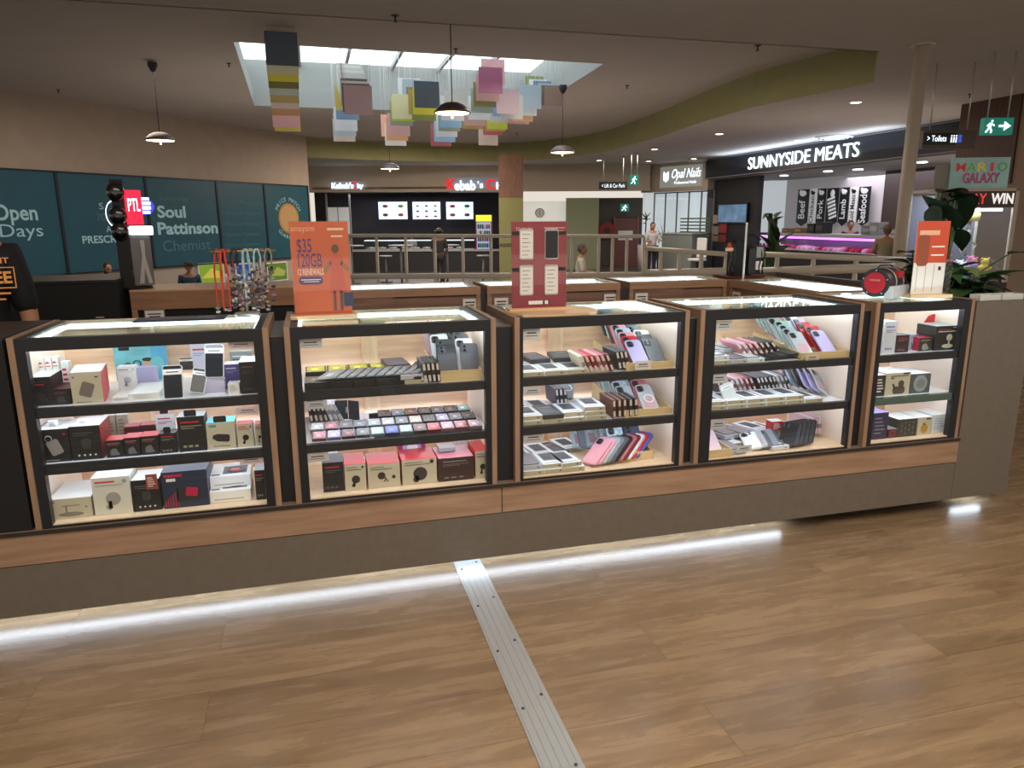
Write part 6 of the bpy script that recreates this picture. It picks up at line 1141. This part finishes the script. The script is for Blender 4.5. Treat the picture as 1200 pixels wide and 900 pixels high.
carton('small red and white box lying on the white boxes, bottom shelf of the fourth case', 904, 917, 494, S0, .2, .05, 'red', 'white', kind='bars', fg='white', zb=.04)
# ---- second case, top shelf
tray('pale wooden tray of phone cases, top shelf of the second case', .465, .645, .035, .42, S1, .045, .07)
case_row(.515, .06, .045, S1, ['black', 'charcoal', 'white', 'grey', 'pink', 'pale pink'], 'left row, tray in the second case', 'phone cases in the tray of the second case', rise=.014, lean=.6)
case_row(.605, .06, .05, S1, ['charcoal', 'white', 'charcoal', 'black', 'pink', 'pale pink'], 'right row, tray in the second case', 'phone cases in the tray of the second case', rise=.012, lean=.6)
book_row(.415, .018, .03, S1, ['charcoal', 'black', 'charcoal', 'black'], 'against the tray, second case', 'upright black wallet cases in the second case', .1)
def thin_mesh(key, w, d, h, base, face):
    def mk():
        b = MB().box(-w/2, w/2, 0, d, 0, h, rgb(*base, rough=.3), bev=.0008); b.box(-w*.42, w*.42, d*.08, d*.92, h, h+.0006, rgb(*face, rough=.25, var=.35, bscale=90)).box(-w*.2, w*.1, d*.3, d*.6, h+.0006, h+.001, rgb(*[min(255, v+50) for v in face], rough=.25)); return b.build('card_pack')
    return proto(('thin', key), mk)
for i in range(11):
    o = thin_mesh('screen', .085, .15, .006, (60, 66, 72), (126, 138, 144)); o.location = (.02+.037*i, .05, S1+.032); o.rotation_euler = (.06, -.12, -.42); tag(o, 'grey screen protector pack, %s in the fanned row, second case' % ORD[i], 'pack', 'fanned screen protector packs in the second case')
for i in range(5):
    o = thin_mesh('protector', .1, .12, .03, (24, 24, 26), (52, 54, 58)); o.location = (-.005+.088*i, .03, S1+.001); o.rotation_euler = (0, 0, 0); tag(o, 'black flat box under the fanned packs, %s from the case end, second case' % ORD[i], 'box', 'black flat boxes under the fan in the second case')
for i in range(5):
    o = thin_mesh('yellow', .085, .13, .03, (30, 30, 30), (206, 200, 70)); o.location = (-.01+.088*i, .24, S1+.001); tag(o, 'black flat box with yellow print, %s in the back row of the second case' % ORD[i], 'box', 'yellow printed boxes in the second case')
for st_, x, y, z, rz, l_ in [('purple', .33, .2, .03, .1, 'purple brown flat box behind the grey packs'), ('dark', .42, .24, 0, -.3, 'dark flat box with red edge behind the upright wallets'), ('white', .375, .03, 0, 0, 'small white box ending the grey fan'), ('silver', .36, .03, .02, .1, 'grey flat case on the small white box')]:
    flat(st_, x, y, S1+z, rz, l_+', top shelf of the second case')
# second case middle
PC = [['pale pink', 'rose', 'pink', 'red', 'brown', 'patterned', 'blue', 'mint', 'grey', 'maroon', 'lilac', 'rose'], ['charcoal', 'grey', 'lilac', 'black', 'cream', 'steel', 'white', 'patterned', 'steel', 'grey', 'rose', 'white'], ['mint', 'charcoal', 'grey', 'charcoal', 'brown', 'steel', 'black', 'white', 'grey', 'charcoal', 'black', 'white']]
for j in range(3):
    for i in range(12 if j < 2 else 7):
        c = PC[j][i]; v = CC[c]; o = thin_mesh(('pouch', c), .054, .08, .012, tuple(int(k*.5) for k in v), v); o.location = (.618-.0575*i-.006*j, .04+.09*j, S2+.001+.012*j); o.rotation_euler = (.1, 0, -.04)
        tag(o, '%s flip pouch, %s from the right in the %s row, second case' % (c, ORD[i], ['front', 'middle', 'back'][j]), 'pouch', 'flat coloured flip pouches in the second case')
b = MB().box(.2, .645, .30, .31, .0, .03, DARK).box(.2, .645, .03, .3, 0, .0008, DARK); tag(b.build('display_mat', loc=(0, 0, S2)), 'dark grey display mat under the coloured pouches, second case', 'mat')
for i in range(7):
    o = book_mesh(['black', 'charcoal', 'brown', 'charcoal', 'white', 'white', 'white'][i]); o.location = (-.04+.021*i, .33, S2+.004); o.rotation_euler = (0, -.1-.06*i, 0); tag(o, '%s slim wallet case, %s in the back row, middle shelf, second case' % (['black', 'charcoal', 'brown', 'charcoal', 'white', 'white', 'white'][i], ORD[i]), 'wallet case', 'slim wallet cases at the back of the second case')
t = empty('wallet_case', 'dark open wallet case standing upright in the middle shelf, second case', 'wallet case', (.115, .335, S2+.005), -.15)
MB().box(-.055, -.002, -.004, .004, 0, .085, rgb(44, 52, 60), bev=.002).build('front_cover', t); MB().box(.002, .055, -.004, .004, 0, .085, rgb(44, 52, 60), bev=.002, M=Matrix.Rotation(-.5, 4, 'Z')).build('back_cover', t); MB().box(-.01, -.004, -.007, -.004, .03, .055, STEEL).build('clasp', t)
# ---- fifth case
carton('tall white carton with blue print, top left of the fifth case', 1036, 1050, 377, S1, .05, .07, (208, 214, 222), 'white', kind='lines', fg=(110, 120, 170), ac=(110, 120, 170))
carton('flat stack of dotted pink cards at the left edge, fifth case', 1030, 1035, 375, S1, .12, .03, 'pink', kind='bars', fg='white')
carton('dark carton with red sides beside the tall white carton, fifth case', 1050, 1065, 393, S1, .06, .07, (56, 34, 38), 'black', 'maroon', kind='lines', fg='grey')
carton('pale figurine pack between the dark and the red carton', 1065, 1075, 392, S1, .1, .05, (160, 170, 184), kind='figure', fg=(90, 110, 140))
carton('small red framed black gadget carton, fifth case', 1077, 1092, 396, S1, .06, .1, 'dark green', 'crimson', 'crimson', 'gadget', (150, 150, 140))
t = tag(MB().prism([(-.05, 0), (.05, 0), (.05, .12), (.03, .15), (0, .158), (-.03, .15), (-.05, .12)], 0, .006, RED).build('red_backboard', loc=(onY(1092, 390, .2).x, .2, S1)), 'red round topped board behind the red framed carton, fifth case', 'board')
carton('large black carton showing a white stand, top right of the fifth case', 1096, 1124, 382, S1, .05, .12, (34, 36, 34), 'silver', kind='stand', fg=(196, 194, 178), ac='red')
carton('dark carton with white swirls at the left of the middle shelf, fifth case', 1026, 1037, 440, S2, .05, .14, (48, 40, 40), 'white', kind='bars', fg='white')
carton('tan carton showing a person with a toy, middle shelf of the fifth case', 1037.5, 1066, 437, S2, .05, .14, TAN, 'white', kind='figure', fg=(84, 72, 66))
carton('grey green carton with round speaker print, middle shelf of the fifth case', 1066.5, 1090, 438, S2, .05, .16, (78, 88, 86), 'white', kind='round', fg=(150, 158, 160), ac=(126, 134, 138))
carton('dark purple carton at the left of the bottom shelf, fifth case', 1022, 1040, 484, S0, .05, .1, (52, 48, 84), (140, 130, 180), kind='bars', fg=(120, 120, 130))
carton('low maroon carton next to the dark purple carton', 1040.5, 1051, 503, S0, .05, .08, 'maroon', 'silver', kind='round', fg=(120, 60, 60), ac=(90, 40, 44))
carton('dark carton with dotted pattern, bottom shelf of the fifth case', 1052, 1074, 491, S0, .05, .12, (58, 56, 54), 'white', kind='grid')
carton('tan carton with a golden fruit shaped print, fifth case', 1075, 1091, 489, S0, .05, .12, TAN, 'white', kind='fruit', fg=(180, 140, 50))
carton('pale blue white carton at the right end of the bottom shelf, fifth case', 1092, 1109, 486, S0, .06, .12, (206, 214, 218), 'white', kind='bars', fg=(160, 180, 200))
# ------------------------------------------------------------ light
sc = bpy.context.scene
sc.view_settings.view_transform = 'Standard'; sc.view_settings.look = 'None'; sc.view_settings.exposure = .45; sc.view_settings.gamma = 1
W = bpy.data.worlds.new('world'); sc.world = W; W.use_nodes = True
bg = W.node_tree.nodes['Background']; bg.inputs[0].default_value = lin((206, 198, 186)); bg.inputs[1].default_value = .95
def area(name, loc, sx, sy_, e, c, rot=(0, 0, 0)):
    l = bpy.data.lights.new(name, 'AREA'); l.shape = 'RECTANGLE'; l.size = sx; l.size_y = sy_; l.energy = e; l.color = lin(c)[:3]
    o = bpy.data.objects.new(name, l); C.objects.link(o); o.location = loc; o.rotation_euler = rot; return o
area('front_fill', (1.5, -2.6, 3.2), 5, 2.5, 125, (255, 240, 224))  # unseen fill added behind the camera to lift the floor and counter
for n, x, y, e in (('court_fill', 3, 18, 200), ('court_fill', 4.2, 7.6, 70), ('court_fill', -3, 11, 55), ('court_fill', 7.2, 12, 50), ('court_fill', 9.5, 17, 80)):  # added fill lamps over the court and railings, no fittings there
    area(n, (x, y, 3.2 if x > 7 or y > 20 else 3.7), 2, 2, e, (255, 234, 214))
p = B.o+B.u*6+B.n*2.5; area('butcher_light', (p.x, p.y, 2.6), 6, 2, 90, (250, 244, 255), (0, 0, B.rz))
p = B.o+B.u*5-B.n*.5; area('butcher_wash', (p.x, p.y, 2.9), 7, .2, 30, (220, 236, 255), (PI, 0, B.rz))
p = K.o+K.u*3+K.n*2; area('kebab_light', (p.x, p.y, 2.4), 4, 1.5, 40, (240, 240, 255), (0, 0, K.rz))
for n, x, y, z, s_, e in (('ceiling_fill', 1, -4.5, 1.0, 8, 100), ('ceiling_fill', 2, 12, 1.6, 9, 35), ('ceiling_fill', 11, 9, 1.5, 6, 22)): area(n, (x, y, z), s_, s_*.6, e, (255, 234, 218), (PI, 0, 0))  # unseen upward fills added to brighten the ceiling, like bounced light
area('claw_lamp', tuple(CM.o+CM.u*.5+CM.n*.4+Vector((0, 0, 1.75))), .5, .4, 12, (226, 240, 255))
